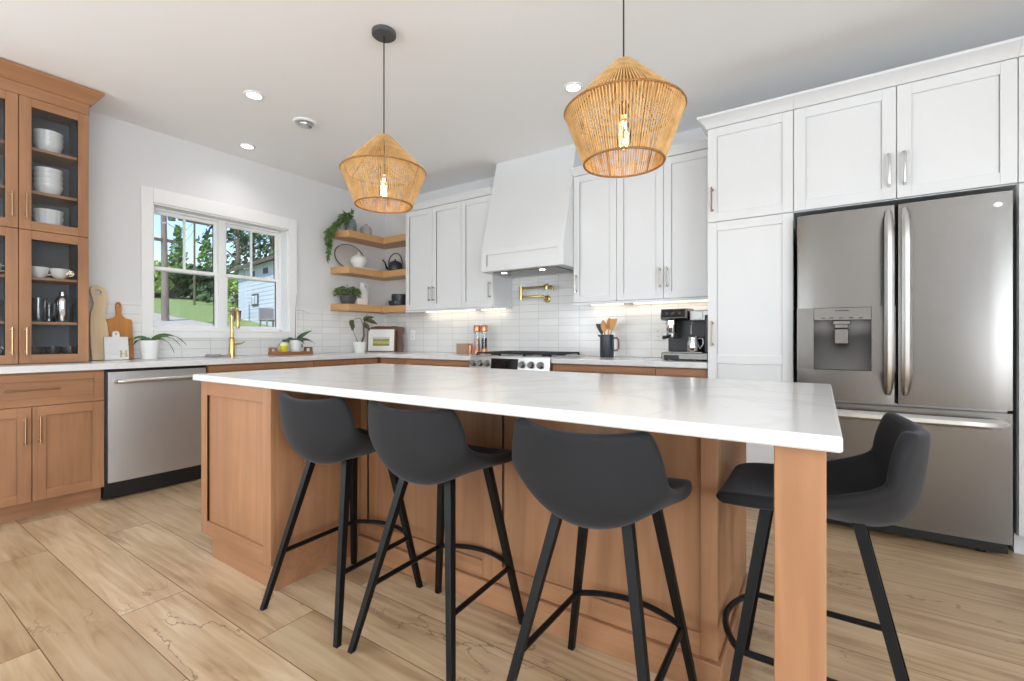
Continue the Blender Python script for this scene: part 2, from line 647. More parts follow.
    def leaf(self, base, dirv, length, width, bend=0.3, fold=0.15, n=5, up=(0, 0, 1), roll=0.0):
        """one blade: leaves base along dirv and droops"""
        d = Vector(dirv).normalized()
        upv = Vector(up)
        side = d.cross(upv)
        if side.length < 1e-4:
            side = d.orthogonal()
        side.normalize()
        nrm = side.cross(d).normalized()
        side, nrm = side * math.cos(roll) + nrm * math.sin(roll), nrm * math.cos(roll) - side * math.sin(roll)
        p = Vector(base)
        vs, fs = [], []
        cur = d.copy()
        step = length / n
        for i in range(n + 1):
            t = i / n
            w = width * 0.5 * (math.sin(PI * min(1, (t * 0.92 + 0.08)) ** 0.8)) if i < n else 0.0008
            vs += [p - side * w + nrm * w * fold, p.copy(), p + side * w + nrm * w * fold]
            cur = (cur + Vector((0, 0, -1)) * bend / n).normalized()
            p = p + cur * step
        for i in range(n):
            a = i * 3
            fs += [(a, a + 1, a + 4, a + 3), (a + 1, a + 2, a + 5, a + 4)]
        return self.add(vs, fs)

    def build(self, name, mats, parent=None, smooth=35, merge=True, kind=None, solid=0.0, subd=0):
        if not isinstance(mats, (list, tuple)):
            mats = [mats]
        org = Vector((0, 0, 0))
        if parent is not None:
            org = ORG[parent.name]
        me = bpy.data.meshes.new(name)
        me.from_pydata([tuple(p - org) for p in self.v], [], self.f)
        for m in mats:
            me.materials.append(m)
        for p, i in zip(me.polygons, self.m):
            p.material_index = i
        bm = bmesh.new()
        bm.from_mesh(me)
        if merge:
            bmesh.ops.remove_doubles(bm, verts=bm.verts, dist=1e-6)
        bmesh.ops.recalc_face_normals(bm, faces=bm.faces)
        if smooth:
            ang = math.radians(smooth)
            for f in bm.faces:
                f.smooth = True
            for e in bm.edges:
                if len(e.link_faces) == 2 and e.calc_face_angle(0) > ang:
                    e.smooth = False
        bm.to_mesh(me)
        bm.free()
        o = bpy.data.objects.new(name, me)
        COL.objects.link(o)
        if parent is not None:
            o.parent = parent
            ORG[o.name] = org
        else:
            ORG[o.name] = org
        if solid:
            s = o.modifiers.new('solid', 'SOLIDIFY')
            s.thickness = solid
            s.offset = 0
        if subd:
            s = o.modifiers.new('sub', 'SUBSURF')
            s.levels = subd
            s.render_levels = subd
        if kind:
            o['kind'] = kind
        return o


def thing(name, label, cat, loc=(0, 0, 0), group=None):
    o = bpy.data.objects.new(name, None)
    o.empty_display_size = 0.05
    COL.objects.link(o)
    o.location = loc
    ORG[o.name] = Vector(loc)
    o['label'] = label
    o['category'] = cat
    if group:
        o['group'] = group
    return o


def struct(name, loc=(0, 0, 0)):
    o = bpy.data.objects.new(name, None)
    COL.objects.link(o)
    o.location = loc
    ORG[o.name] = Vector(loc)
    o['kind'] = 'structure'
    return o


def solo(mb, name, m, label, cat, loc, group=None, **kw):
    """a thing that is a single mesh; geometry given in world space, origin put at loc"""
    mb.v = [p - Vector(loc) for p in mb.v]
    o = mb.build(name, m, **kw)
    o.location = loc
    ORG[o.name] = Vector(loc)
    o['label'] = label
    o['category'] = cat
    if group:
        o['group'] = group
    return o


def dup(root, loc, label, rz=None, group=None):
    def cp(o, par):
        c = o.copy()
        COL.objects.link(c)
        c.parent = par
        for ch in o.children:
            cp(ch, c)
        return c
    r = cp(root, None)
    r.location = loc
    if rz is not None:
        r.rotation_euler = (0, 0, rz)
    r['label'] = label
    if group:
        r['group'] = group
    return r


# frames: 'B' faces -y (u = x), 'L' faces +x (u = y)
def fb(mb, fr, u0, u1, d0, d1, v0, v1, b=0.0):
    k, pl = fr
    if k == 'B':
        return mb.box(u0, u1, pl - d0, pl - d1, v0, v1, b)
    return mb.box(pl + d0, pl + d1, u0, u1, v0, v1, b)


def fp(fr, u, d, v):
    k, pl = fr
    return (u, pl - d, v) if k == 'B' else (pl + d, u, v)


def shaker(mb, fr, u0, u1, v0, v1, rail=0.057, t=0.02, rec=0.010, rails_v=(), slots=False, panel=True, rv=None):
    """frame-and-panel front; material 0 upright grain, 1 cross grain when slots"""
    rv = rail if rv is None else rv
    b = 0.0015
    mb.mi = 0
    fb(mb, fr, u0, u0 + rail, 0, t, v0, v1, b)
    fb(mb, fr, u1 - rail, u1, 0, t, v0, v1, b)
    if panel:
        fb(mb, fr, u0 + rail * .5, u1 - rail * .5, 0, t - rec, v0 + rv * .5, v1 - rv * .5)
    mb.mi = 1 if slots else 0
    fb(mb, fr, u0 + rail, u1 - rail, 0, t, v0, v0 + rv, b)
    fb(mb, fr, u0 + rail, u1 - rail, 0, t, v1 - rv, v1, b)
    for q in rails_v:
        fb(mb, fr, u0 + rail, u1 - rail, 0, t, q - rv / 2, q + rv / 2, b)
    mb.mi = 0
    return mb


def pull(fr, u, v0, v1, m, parent, t=0.02, horiz=False, u1=None, r=0.0052):
    """slim bar pull on two posts"""
    mb = MB()
    d = t + 0.03
    if horiz:
        mb.tube([fp(fr, u, d, v0), fp(fr, u1, d, v0)], r, 10)
        for q in (u + .018, u1 - .018):
            mb.tube([fp(fr, q, t, v0), fp(fr, q, d, v0)], r * 1.05, 8)
    else:
        mb.tube([fp(fr, u, d, v0), fp(fr, u, d, v1)], r, 10)
        for q in (v0 + .015, v1 - .015):
            mb.tube([fp(fr, u, t, q), fp(fr, u, d, q)], r * 1.05, 8)
            mb.tube([fp(fr, u, t, q), fp(fr, u, t + .003, q)], r * 1.7, 10)
    return mb.build('handle', m, parent)


# ------------------------------------------------------------------ room shell
RX, RY, ZC = 7.6, -8.5, 2.81
WY0, WY1, WZ0, WZ1 = -2.457, -1.288, 1.160, 2.215      # kitchen window opening in the left wall
MB().box(-0.2, RX + .15, RY - .15, 0.15, -0.12, 0).build('floor', M['floor'], kind='structure')
MB().box(-0.2, RX + .15, RY - .15, 0.15, ZC, ZC + .12).build('ceiling', M['ceil'], kind='structure')
MB().box(-0.2, RX + .15, 0, 0.15, 0, ZC).build('wall_back', M['wall'], kind='structure')
w = MB()
RY0, RY1 = -7.6, -3.6
w.box(RX, RX + .15, RY, RY0, 0, ZC).box(RX, RX + .15, RY1, 0, 0, ZC).box(RX, RX + .15, RY0, RY1, 0, .35).box(RX, RX + .15, RY0, RY1, 2.42, ZC)
w.build('wall_right', M['wall'], kind='structure')
r = struct('window_4_added')  # unseen window and wall opening added to bring light onto the left wall
w = MB()
for q in (RY0, RY0 + 1.31, RY0 + 2.62, RY1 - .07):
    w.box(RX + .03, RX + .09, q, q + .07, .35, 2.42)
w.box(RX + .03, RX + .09, RY0, RY1, .35, .42).box(RX + .03, RX + .09, RY0, RY1, 2.35, 2.42)
w.build('frame', M['trim'], r)
MB().box(RX + .057, RX + .063, RY0, RY1, .42, 2.35).build('pane', M['glass'], r)
w = MB()
SY0, SY1, SZ0, SZ1 = -7.35, -5.05, .42, 2.38           # living-end window in the left wall
w.box(-.22, 0, WY1, 0, 0, ZC).box(-.22, 0, WY0, WY1, 0, WZ0).box(-.22, 0, WY0, WY1, WZ1, ZC)
w.box(-.22, 0, SY1, WY0, 0, ZC).box(-.22, 0, SY0, SY1, 0, SZ0).box(-.22, 0, SY0, SY1, SZ1, ZC).box(-.22, 0, RY, SY0, 0, ZC)
w.build('wall_left', M['wall'], kind='structure')
w = MB()
PX0, PX1, PZ = 0.5, 3.9, 2.5
w.box(-.16, PX0, RY - .15, RY, 0, ZC).box(PX1, RX, RY - .15, RY, 0, ZC).box(PX0, PX1, RY - .15, RY, PZ, ZC)
w.build('wall_front', M['wall'], kind='structure')

# tiled backsplashes on their walls
wt = struct('wall_backsplash_back')
MB().box(.011, 3.95, -.011, -.0005, .93, 1.40).box(1.936, 2.80, -.011, -.0005, 1.40, 1.76).build('tile_field', M['tile_x'], wt)
wt = struct('wall_backsplash_left')
w = MB().box(.0005, .011, -2.95, -2.535, .93, 1.385).box(.0005, .011, -1.20, -.0005, .93, 1.398)
w.box(.0005, .011, -2.535, -1.20, .93, 1.095)
w.build('tile_field', M['tile_y'], wt)


def dh_window(name, y0, y1, z0, z1, cas=0.075, units=2):
    """a white window of double-hung units in the left wall"""
    r = struct(name)
    mb = MB()
    o = 0.012
    zc = z1 + .115
    mb.box(0.0005, .02, y0 - .08, y0, z0 - .065, zc, .002).box(0.0005, .02, y1, y1 + .088, z0 - .065, zc, .002)
    mb.box(0.0005, .022, y0, y1, z1, zc, .002)
    mb.box(0.0005, .024, y0, y1, z0 - .065, z0 - .012, .002)
    mb.build('casing', M['trim'], r)
    mb = MB().box(-.21, .03, y0, y1, z0 - .012, z0 + .006, .003)
    mb.build('sill', M['trim'], r)
    mb = MB().box(-.21, 0, y0, y0 + o, z0, z1).box(-.21, 0, y1 - o, y1, z0, z1).box(-.21, 0, y0, y1, z1 - o, z1)
    mb.build('reveal', M['trim'], r)
    ya, yb = y0 + o, y1 - o
    za, zb = z0 + .006, z1 - o
    mw = 0.055
    span = (yb - ya - mw * (units - 1)) / units
    fr = MB()
    f = .014
    fr.box(-.19, -.117, ya, yb, za, za + f).box(-.19, -.117, ya, yb, zb - f, zb)
    fr.box(-.19, -.117, ya, ya + f, za, zb).box(-.19, -.117, yb - f, yb, za, zb)
    for k in range(1, units):
        q = ya + k * span + (k - 1) * mw
        fr.box(-.19, -.112, q, q + mw, za, zb)
    fr.build('frame', M['trim'], r)
    zm = (za + zb) / 2 + .005
    for k in range(units):
        s0 = ya + k * (span + mw) + (f if k == 0 else 0)
        s1 = ya + k * (span + mw) + span - (f if k == units - 1 else 0)
        for nm, xa, xb, q0, q1 in (('upper_sash', -.174, -.152, zm - .018, zb - f), ('lower_sash', -.152, -.128, za + f, zm + .018)):
            e = .030
            sb = MB()
            sb.box(xa, xb, s0, s0 + e, q0, q1, .002).box(xa, xb, s1 - e, s1, q0, q1, .002)
            sb.box(xa, xb, s0 + e, s1 - e, q0, q0 + e, .002).box(xa, xb, s0 + e, s1 - e, q1 - e, q1, .002)
            if nm == 'upper_sash':
                c = (s0 + s1) / 2
                sb.box(xa + .004, xb - .002, c - .009, c + .009, q0 + e, q1 - e)
            so = sb.build(nm, M['trim'], r)
            gx = (xa + xb) / 2
            MB().box(gx - .002, gx + .002, s0 + e * .8, s1 - e * .8, q0 + e * .8, q1 - e * .8).build('pane', M['glass'], so)
    return r


dh_window('window_1', WY0, WY1, WZ0, WZ1)
dh_window('window_2', SY0, SY1, SZ0, SZ1, units=2)
# patio glazing behind the camera
r = struct('window_3')
mb = MB()
for q in (PX0, PX0 + 1.11, PX0 + 2.22, PX1 - .07):
    mb.box(q, q + .07, RY - .11, RY - .04, 0, PZ)
mb.box(PX0, PX1, RY - .11, RY - .04, 0, .09).box(PX0, PX1, RY - .11, RY - .04, PZ - .07, PZ)
mb.build('frame', M['trim'], r)
MB().box(PX0, PX1, RY - .079, RY - .073, .09, PZ - .07).build('pane', M['glass'], r)
MB().box(5.95, RX, -.014, -.0005, 0, .13, .003).build('baseboard_back', M['trim'], kind='structure')
MB().box(RX - .014, RX - .0005, RY, -.015, 0, .13, .003).build('baseboard_right', M['trim'], kind='structure')
MB().box(.0005, .014, RY, -3.66, 0, .13, .003).build('baseboard_left', M['trim'], kind='structure')

# ------------------------------------------------------------------ wooden base cabinets, left run
CTZ = 0.928
CB = CTZ - .04      # underside of the perimeter worktop
LF = ('L', .61)
BF = ('B', -.61)


def base_cab_left(y0, y1, label, doors=2, drawer=True, toe=True):
    t = thing('base_cabinet', label, 'cabinet', (.3, (y0 + y1) / 2, 0), 'maple base cabinets')
    MB().box(.02, .61, y0, y1, .105, CB - .003).build('body', M['wz'], t)
    MB().box(.05, .555, y0, y1, 0, .105).build('toe_kick', M['wy'], t)
    g = .002
    zt = CB - .012
    zd = .682
    if drawer:
        mb = shaker(MB(), LF, y0 + g, y1 - g, zd + g, zt, .05, slots=True, rv=.045)
        d = mb.build('drawer', [M['wy'], M['wy']], t)
        c = (y0 + y1) / 2
        hw = min(.118, (y1 - y0) * .3)
        pull(LF, c - hw, (zd + zt) / 2 + .005, 0, M['bronze'], d, horiz=True, u1=c + hw)
    n = doors
    wd = (y1 - y0) / n
    for k in range(n):
        a, b_ = y0 + k * wd + g, y0 + (k + 1) * wd - g
        mb = shaker(MB(), LF, a, b_, .108, (zd - g) if drawer else zt, .06, slots=True)
        d = mb.build('door', [M['wz'], M['wy']], t)
        hu = b_ - .03 if (k == 0 and n == 2) else a + .03
        pull(LF, hu, .46, .62, M['bronze'], d)
    return t


base_cab_left(-3.612, -2.932, 'maple base cabinet with a wide drawer over two doors under the glass-fronted cabinet')
base_cab_left(-2.306, -1.409, 'maple sink base cabinet below the brass faucet beside the steel dishwasher')
base_cab_left(-1.409, -.938, 'narrow maple base cabinet under the wooden tray with the orchid', doors=1)
t = thing('corner_base_cabinet', 'maple corner base cabinet under the open corner shelves', 'cabinet', (.45, -.45, 0), 'maple base cabinets')
MB().box(.02, .61, -.938, -.02, .105, CB - .003).box(.61, 1.037, -.61, -.02, .105, CB - .003).build('body', M['wz'], t)
MB().box(.05, .555, -.938, -.05, 0, .105).box(.555, 1.037, -.555, -.05, 0, .105).build('toe_kick', M['wy'], t)
mb = shaker(MB(), LF, -.936, -.655, .108, CB - .012, .05, slots=True)
d = mb.build('door', [M['wz'], M['wy']], t)
mb = shaker(MB(), BF, .655, 1.035, .108, CB - .012, .05, slots=True)
d = mb.build('door', [M['wz'], M['wx']], t)
pull(BF, 1.0, .55, .70, M['bronze'], d)


def base_cab_back(x0, x1, label, doors=2):
    t = thing('base_cabinet', label, 'cabinet', ((x0 + x1) / 2, -.3, 0), 'maple base cabinets')
    MB().box(x0, x1, -.61, -.02, .105, CB - .003).build('body', M['wz'], t)
    MB().box(x0, x1, -.555, -.05, 0, .105).build('toe_kick', M['wx'], t)
    g = .002
    zt = CB - .012
    mb = shaker(MB(), BF, x0 + g, x1 - g, .684, zt, .05, slots=True, rv=.045)
    d = mb.build('drawer', [M['wx'], M['wx']], t)
    c = (x0 + x1) / 2
    pull(BF, c - .1, .775, 0, M['bronze'], d, horiz=True, u1=c + .1)
    wd = (x1 - x0) / doors
    for k in range(doors):
        a, b_ = x0 + k * wd + g, x0 + (k + 1) * wd - g
        mb = shaker(MB(), BF, a, b_, .108, .68, .06, slots=True)
        d = mb.build('door', [M['wz'], M['wx']], t)
        pull(BF, b_ - .03 if k == 0 else a + .03, .46, .62, M['bronze'], d)
    return t


base_cab_back(1.037, 1.905, 'maple base cabinet against the back wall left of the range')
base_cab_back(2.745, 3.594, 'maple base cabinet under the slate utensil jug right of the range')
base_cab_back(3.594, 3.950, 'narrow maple base cabinet under the espresso machine', doors=1)

# worktops
mb = MB()
mb.prism([(.012, -3.64), (.65, -3.64), (.65, -.65), (1.903, -.65), (1.903, -.012), (.012, -.012)], 'z', CB, CTZ)
solo(mb, 'countertop', M['quartz'], 'white quartz worktop running under the window and round the corner', 'countertop', (.33, -2, CB))
mb = MB().box(2.747, 3.950, -.65, -.012, CB, CTZ, .003)
solo(mb, 'countertop', M['quartz'], 'short white quartz worktop between the range and the tall white cabinets', 'countertop', (3.35, -.33, CB))

# dishwasher
y0, y1 = -2.927, -2.311
t = thing('dishwasher', 'stainless steel dishwasher with a bar handle built in under the left worktop', 'dishwasher', (.3, (y0 + y1) / 2, 0))
MB().box(.04, .60, y0, y1, .02, CB - .006).build('body', M['black'], t)
MB().box(.58, .592, y0, y1, .012, .125).build('toe_panel', M['black'], t)
mb = MB()
mb.grid(lambda u, v: (.632 + .006 * (1 - (2 * u - 1) ** 4) , y0 + .012 + (y1 - y0 - .024) * u, .125 + (CB - .022 - .125) * v), 10, 2)
mb.box(.6005, .632, y0 + .012, y1 - .012, .125, CB - .022)
d = mb.build('door', M['steel_soft'], t)
mb = MB()
zz = CB - .085
mb.tube([(.637, y0 + .05, zz), (.672, y0 + .062, zz), (.678, y0 + .09, zz), (.678, y1 - .09, zz), (.672, y1 - .062, zz), (.637, y1 - .05, zz)], .0145, 10)
mb.build('handle', M['steel_light'], d)

# ------------------------------------------------------------------ glass-fronted display cabinet standing on the left worktop
DY0, DY1 = -3.622, -2.944
DF = ('L', .34)
t = thing('display_cabinet', 'tall maple display cabinet with four glass doors standing on the left worktop', 'cabinet', (.18, (DY0 + DY1) / 2, CTZ))
DZ0, DZM, DZT = CTZ + .004, 1.79, 2.70
mb = MB()
mb.box(.012, .34, DY0, DY0 + .018, DZ0, DZT).box(.012, .34, DY1 - .018, DY1, DZ0, DZT)
mb.box(.012, .34, DY0, DY1, DZ0, DZ0 + .03).box(.012, .34, DY0, DY1, DZM - .018, DZM + .02).box(.012, .34, DY0, DY1, DZT - .04, DZT)
mb.box(.012, .34, DY0 + .334, DY0 + .350, DZ0, DZT)
mb.build('carcass', M['wz'], t)
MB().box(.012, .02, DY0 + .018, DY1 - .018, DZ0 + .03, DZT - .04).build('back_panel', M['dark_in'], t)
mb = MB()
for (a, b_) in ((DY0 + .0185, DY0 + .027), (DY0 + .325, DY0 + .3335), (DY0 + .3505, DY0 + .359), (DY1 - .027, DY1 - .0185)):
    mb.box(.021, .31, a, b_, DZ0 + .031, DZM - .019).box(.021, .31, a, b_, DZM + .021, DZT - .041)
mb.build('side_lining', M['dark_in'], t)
DSH = [1.203, 1.496, 2.057, 2.34]
for z in DSH:
    MB().box(.0205, .315, DY0 + .0275, DY0 + .3245, z - .018, z).box(.0205, .315, DY0 + .3595, DY1 - .0275, z - .018, z).build('shelf', M['wy'], t)
for z0, z1, up in ((DZ0, DZM - .002, 0), (DZM + .002, 2.64, 1)):
    for k in (0, 1):
        a = DY0 + .001 if k == 0 else -3.281
        b_ = -3.285 if k == 0 else DY1 - .001
        mb = shaker(MB(), DF, a, b_, z0, z1, .056, slots=True, panel=False)
        d = mb.build('door', [M['wz'], M['wy']], t)
        MB().box(.347, .351, a + .05, b_ - .05, z0 + .05, z1 - .05).build('pane', M['cabglass'], d)
        hu = b_ - .03 if k == 0 else a + .03
        hz = (1.858, 2.018) if up else (.99, 1.165)
        pull(DF, hu, hz[0], hz[1], M['bronze'], d)
mb = MB()
mb.box(.012, .36, DY0 - .002, DY1 + .002, 2.642, 2.72)
cp = [(0, 2.715), (.008, 2.715), (.03, 2.74), (.06, 2.785), (.066, 2.79), (.066, 2.805), (0, 2.805)]
mb.prism([(.36 + a, z) for a, z in cp], 'y', DY0 - .01, DY1 + .0)
vs = []
prof = [(a, z) for a, z in cp]
n = len(prof)
mb.add([(.012, DY1 + .002 + a, z) for a, z in prof] + [(.36 + a, DY1 + .002 + a, z) for a, z in prof] + [(.36 + a, DY1 - .001, z) for a, z in prof],
       [(i, (i + 1) % n, n + (i + 1) % n, n + i) for i in range(n)] + [(n + i, n + (i + 1) % n, 2 * n + (i + 1) % n, 2 * n + i) for i in range(n)] + [tuple(range(n))])
mb.build('crown', M['wy'], t)

# ------------------------------------------------------------------ white wall cabinets on the back wall
UF = ('B', -.33)
UZ0, UZ1 = 1.40, 2.495


def wall_cab(x0, x1, label, doors, hinge):
    t = thing('upper_cabinet', label, 'cabinet', ((x0 + x1) / 2, -.17, UZ0), 'white upper cabinets')
    MB().box(x0, x1, -.33, -.001, UZ0, UZ1).box(x0, x1, -.352, -.33, UZ0 - .022, UZ0 - .002).build('body', M['white'], t)
    n = len(doors) - 1
    for k in range(n):
        a, b_ = doors[k] + .002, doors[k + 1] - .002
        d = shaker(MB(), UF, a, b_, UZ0 + .002, UZ1 - .004, .057).build('door', M['white'], t)
        hu = a + .026 if hinge[k] == 'R' else b_ - .026
        pull(UF, hu, UZ0 + .085, UZ0 + .245, M['nickel'], d)
    mb = MB()
    cr = [(0, UZ1), (.004, UZ1), (.012, UZ1 + .016), (.034, UZ1 + .046), (.04, UZ1 + .048), (.04, UZ1 + .062), (-.02, UZ1 + .062), (-.02, UZ1)]
    mb.prism([(-.352 - a, z) for a, z in cr], 'x', x0, x1)
    mb.box(x0, x1, -.352, -.001, UZ1 + .0005, UZ1 + .01)
    mb.build('crown', M['white'], t)
    # warm strip light below, near the front rail
    MB().box(x0 + .05, x1 - .05, -.075, -.055, UZ0 - .010, UZ0 - .0005).build('light_strip', M['led'], t)
    return t


wall_cab(.733, 1.536, 'white two-door wall cabinet beside the open wooden corner shelves', [.733, 1.134, 1.536], ['L', 'R'])
wall_cab(1.536, 1.933, 'narrow white wall cabinet directly left of the range hood', [1.536, 1.933], ['L'])
wall_cab(2.800, 3.192, 'narrow white wall cabinet directly right of the range hood', [2.800, 3.192], ['R'])
wall_cab(3.192, 3.950, 'white two-door wall cabinet above the espresso machine', [3.192, 3.573, 3.948], ['L', 'R'])
for nm, xa, xb, e in (('undercabinet_glow', .78, 1.90, .3), ('undercabinet_glow', 2.85, 3.92, .36)):
    add_light(nm, 'AREA', ((xa + xb) / 2, -.065, 1.386), (0, 0, 0), e, (1, .86, .68), shape='RECTANGLE', size=xb - xa, size_y=.02)

# ------------------------------------------------------------------ range hood
t = thing('range_hood', 'tall tapered white range hood above the cooker reaching the ceiling', 'range hood', (2.35, -.25, 1.71))
hx0, hx1 = 1.9345, 2.7985
mb = MB()
mb.prism([(-.0125, 1.9155), (-.526, 1.9155), (-.512, 1.955), (-.285, 2.809), (-.0125, 2.809)], 'x', hx0 + .001, hx1 - .001)
mb.build('chimney', M['white'], t)
mb = MB()
fh = ('B', -.51)
shaker(mb, fh, hx0, hx1, 1.712, 1.915, .062, t=.022, rec=.012, rv=.05)
mb.box(hx0, hx1, -.5095, -.0125, 1.712, 1.73).box(hx0, hx0 + .018, -.5095, -.0125, 1.7301, 1.9148).box(hx1 - .018, hx1, -.5095, -.0125, 1.7301, 1.9148)
mb.box(hx0 + .0181, hx1 - .0181, -.5095, -.0125, 1.893, 1.9148)
mb.build('band', M['white'], t)
MB().box(hx0 + .09, hx1 - .09, -.46, -.12, 1.704, 1.7115).build('filter_panel', M['steel'], t)
for x in (2.12, 2.53):
    MB().lathe([(0, 1.7005), (.026, 1.7005), (.026, 1.7035), (0, 1.7035)], (x, -.42, 0), 16).build('light', M['can'], t)
    add_light('hood_lamp', 'SPOT', (x, -.40, 1.69), (0, 0, 0), 1.2, (1, .95, .88), spot_size=2.0, spot_blend=.6, shadow_soft_size=.03)

# ------------------------------------------------------------------ range
t = thing('range', 'stainless steel slide-in gas range with black grates under the hood', 'range', (2.325, -.33, 0))
x0, x1 = 1.906, 2.742
MB().box(x0, x1, -.60, -.013, .03, .925).build('body', M['steel_dark'], t)
MB().box(x0, x1, -.655, -.013, .926, .937, .003).build('cooktop', M['steel_light'], t)
mb = MB()
mb.prism([(-.601, .80), (-.665, .80), (-.672, .812), (-.655, .925), (-.601, .925)], 'x', x0, x1)
cp_ = mb.build('control_panel', M['steel_light'], t)
sl = (.655 - .672) / (.925 - .812)


def py(z):
    return -.672 - (z - .812) * sl


MB().add([(2.145, py(.825) - .002, .825), (2.43, py(.825) - .002, .825), (2.43, py(.915) - .002, .915), (2.145, py(.915) - .002, .915),
          (2.145, py(.825) + .004, .825), (2.43, py(.825) + .004, .825), (2.43, py(.915) + .004, .915), (2.145, py(.915) + .004, .915)],
         [(0, 1, 2, 3), (0, 1, 5, 4), (1, 2, 6, 5), (2, 3, 7, 6), (3, 0, 4, 7), (4, 5, 6, 7)]).build('display', M['blackglass'], cp_)
for x in (1.955, 2.03, 2.105, 2.475, 2.565, 2.655):
    z = .868
    k = MB()
    k.lathe([(0, .002), (.031, .002), (.031, -.006), (.026, -.008), (.024, -.034), (.021, -.038), (0, -.038)], (x, py(z), z), 20, axis='y')
    k.box(x - .004, x + .004, py(z) - .043, py(z) - .036, z - .02, z + .02)
    k.build('knob', M['steel_dark'], t)
mb = MB()
for gx0, gx1 in ((x0 + .03, x0 + .285), (x0 + .29, x1 - .29), (x1 - .285, x1 - .03)):
    za, zb = .952, .966
    for y in (-.60, -.325, -.055):
        mb.box(gx0, gx1, y - .006, y + .006, za, zb, .002)
    for q in (gx0, (gx0 + gx1) / 2, gx1):
        mb.box(q - .006, q + .006, -.60, -.055, za, zb, .002)
    for y in (-.46, -.19):
        mb.box(gx0, gx1, y - .005, y + .005, za + .002, zb, .002)
    for q in (gx0, gx1):
        for y in (-.60, -.055):
            mb.box(q - .007, q + .007, y - .007, y + .007, .937, za)
mb.build('grate', M['iron'], t)
for bx, by in ((2.05, -.46), (2.05, -.19), (2.325, -.325), (2.6, -.46), (2.6, -.19)):
    MB().lathe([(0, .9375), (.045, .9375), (.045, .944), (.03, .949), (0, .949)], (bx, by, 0), 16).build('burner', M['iron'], t)
d = MB().box(x0 + .004, x1 - .004, -.645, -.601, .20, .79, .004).build('oven_door', M['steel'], t)
MB().box(x0 + .12, x1 - .12, -.648, -.6455, .33, .64).build('oven_window', M['blackglass'], d)
MB().tube([(x0 + .06, -.646, .745), (x0 + .06, -.69, .745), (x1 - .06, -.69, .745), (x1 - .06, -.646, .745)], .012, 10).build('handle', M['steel_light'], d)
MB().box(x0 + .004, x1 - .004, -.64, -.601, .05, .19, .004).build('drawer', M['steel'], t)

# pot filler on the tile
t = thing('pot_filler', 'folded brass pot filler tap on the tiles above the range', 'tap', (2.36, -.011, 1.48))
MB().lathe([(0, -.011), (.036, -.011), (.036, -.018), (.03, -.022), (.016, -.024), (.016, -.05), (0, -.05)], (2.355, 0, 1.478), 20, axis='y').build('wall_flange', M['brass'], t)
mb = MB()
mb.tube([(2.355, -.045, 1.478), (2.355, -.075, 1.495), (2.34, -.08, 1.505), (2.10, -.08, 1.505)], .0105, 10)
mb.lathe([(0, -.02), (.016, -.02), (.016, .12), (0, .12)], (2.09, -.08, 1.492), 14)
mb.build('lower_arm', M['brass'], t)
mb = MB().tube([(2.10, -.08, 1.592), (2.41, -.085, 1.592), (2.445, -.087, 1.590), (2.455, -.088, 1.575), (2.455, -.088, 1.545)], .0105, 10)
mb.lathe([(0, -.026), (.019, -.026), (.019, .026), (0, .026)], (2.385, -.084, 1.592), 14)
mb.build('upper_arm', M['brass'], t)
MB().tube([(2.385, -.10, 1.592), (2.385, -.13, 1.600), (2.43, -.135, 1.612)], .006, 8).build('lever', M['brass'], t)
MB().tube([(2.355, -.05, 1.478), (2.36, -.085, 1.462), (2.385, -.095, 1.452)], .007, 8).build('lever', M['brass'], t)

# ------------------------------------------------------------------ tall white cabinets and refrigerator
TF = ('B', -.645)
TZ1 = 2.50
CRT = [(0, TZ1 - .002), (.006, TZ1 - .002), (.014, TZ1 + .015), (.05, TZ1 + .055), (.056, TZ1 + .057), (.056, TZ1 + .072), (-.02, TZ1 + .072), (-.02, TZ1 - .002)]


def tall_crown(t, x0, x1, left=False):
    mb = MB()
    n = len(CRT)
    mb.prism([(-.667 - a, z) for a, z in CRT], 'x', x0, x1)
    mb.box(x0, x1, -.667, -.02, TZ1 + .0005, TZ1 + .02)
    if left:
        A = [(x0 - a, -.667 - a, z) for a, z in CRT]
        B = [(x0 - a, -.40, z) for a, z in CRT]
        Cc = [(x0 + .0005, -.667 - a, z) for a, z in CRT]
        mb.add(A + B + Cc, [(i, (i + 1) % n, n + (i + 1) % n, n + i) for i in range(n)] + [(i, (i + 1) % n, 2 * n + (i + 1) % n, 2 * n + i) for i in range(n)])
    mb.build('crown', M['white'], t)


def tall_cab(x0, x1, label, hside):
    t = thing('tall_cabinet', label, 'cabinet', ((x0 + x1) / 2, -.33, 0), 'tall white cabinets')
    MB().box(x0, x1, -.645, -.0125, .105, TZ1).build('body', M['white'], t)
    MB().box(x0 + .001, x1 - .001, -.60, -.03, 0, .104).build('toe_kick', M['white'], t)
    d = shaker(MB(), TF, x0 + .002, x1 - .002, 1.872, TZ1 - .004, .057).build('door', M['white'], t)
    hu = x0 + .03 if hside == 'L' else x1 - .03
    pull(TF, hu, 1.935, 2.10, M['bronze'], d)
    d = shaker(MB(), TF, x0 + .002, x1 - .002, .108, 1.866, .057, rails_v=(.955,)).build('door', M['white'], t)
    pull(TF, hu, 1.04, 1.21, M['bronze'], d)
    return t


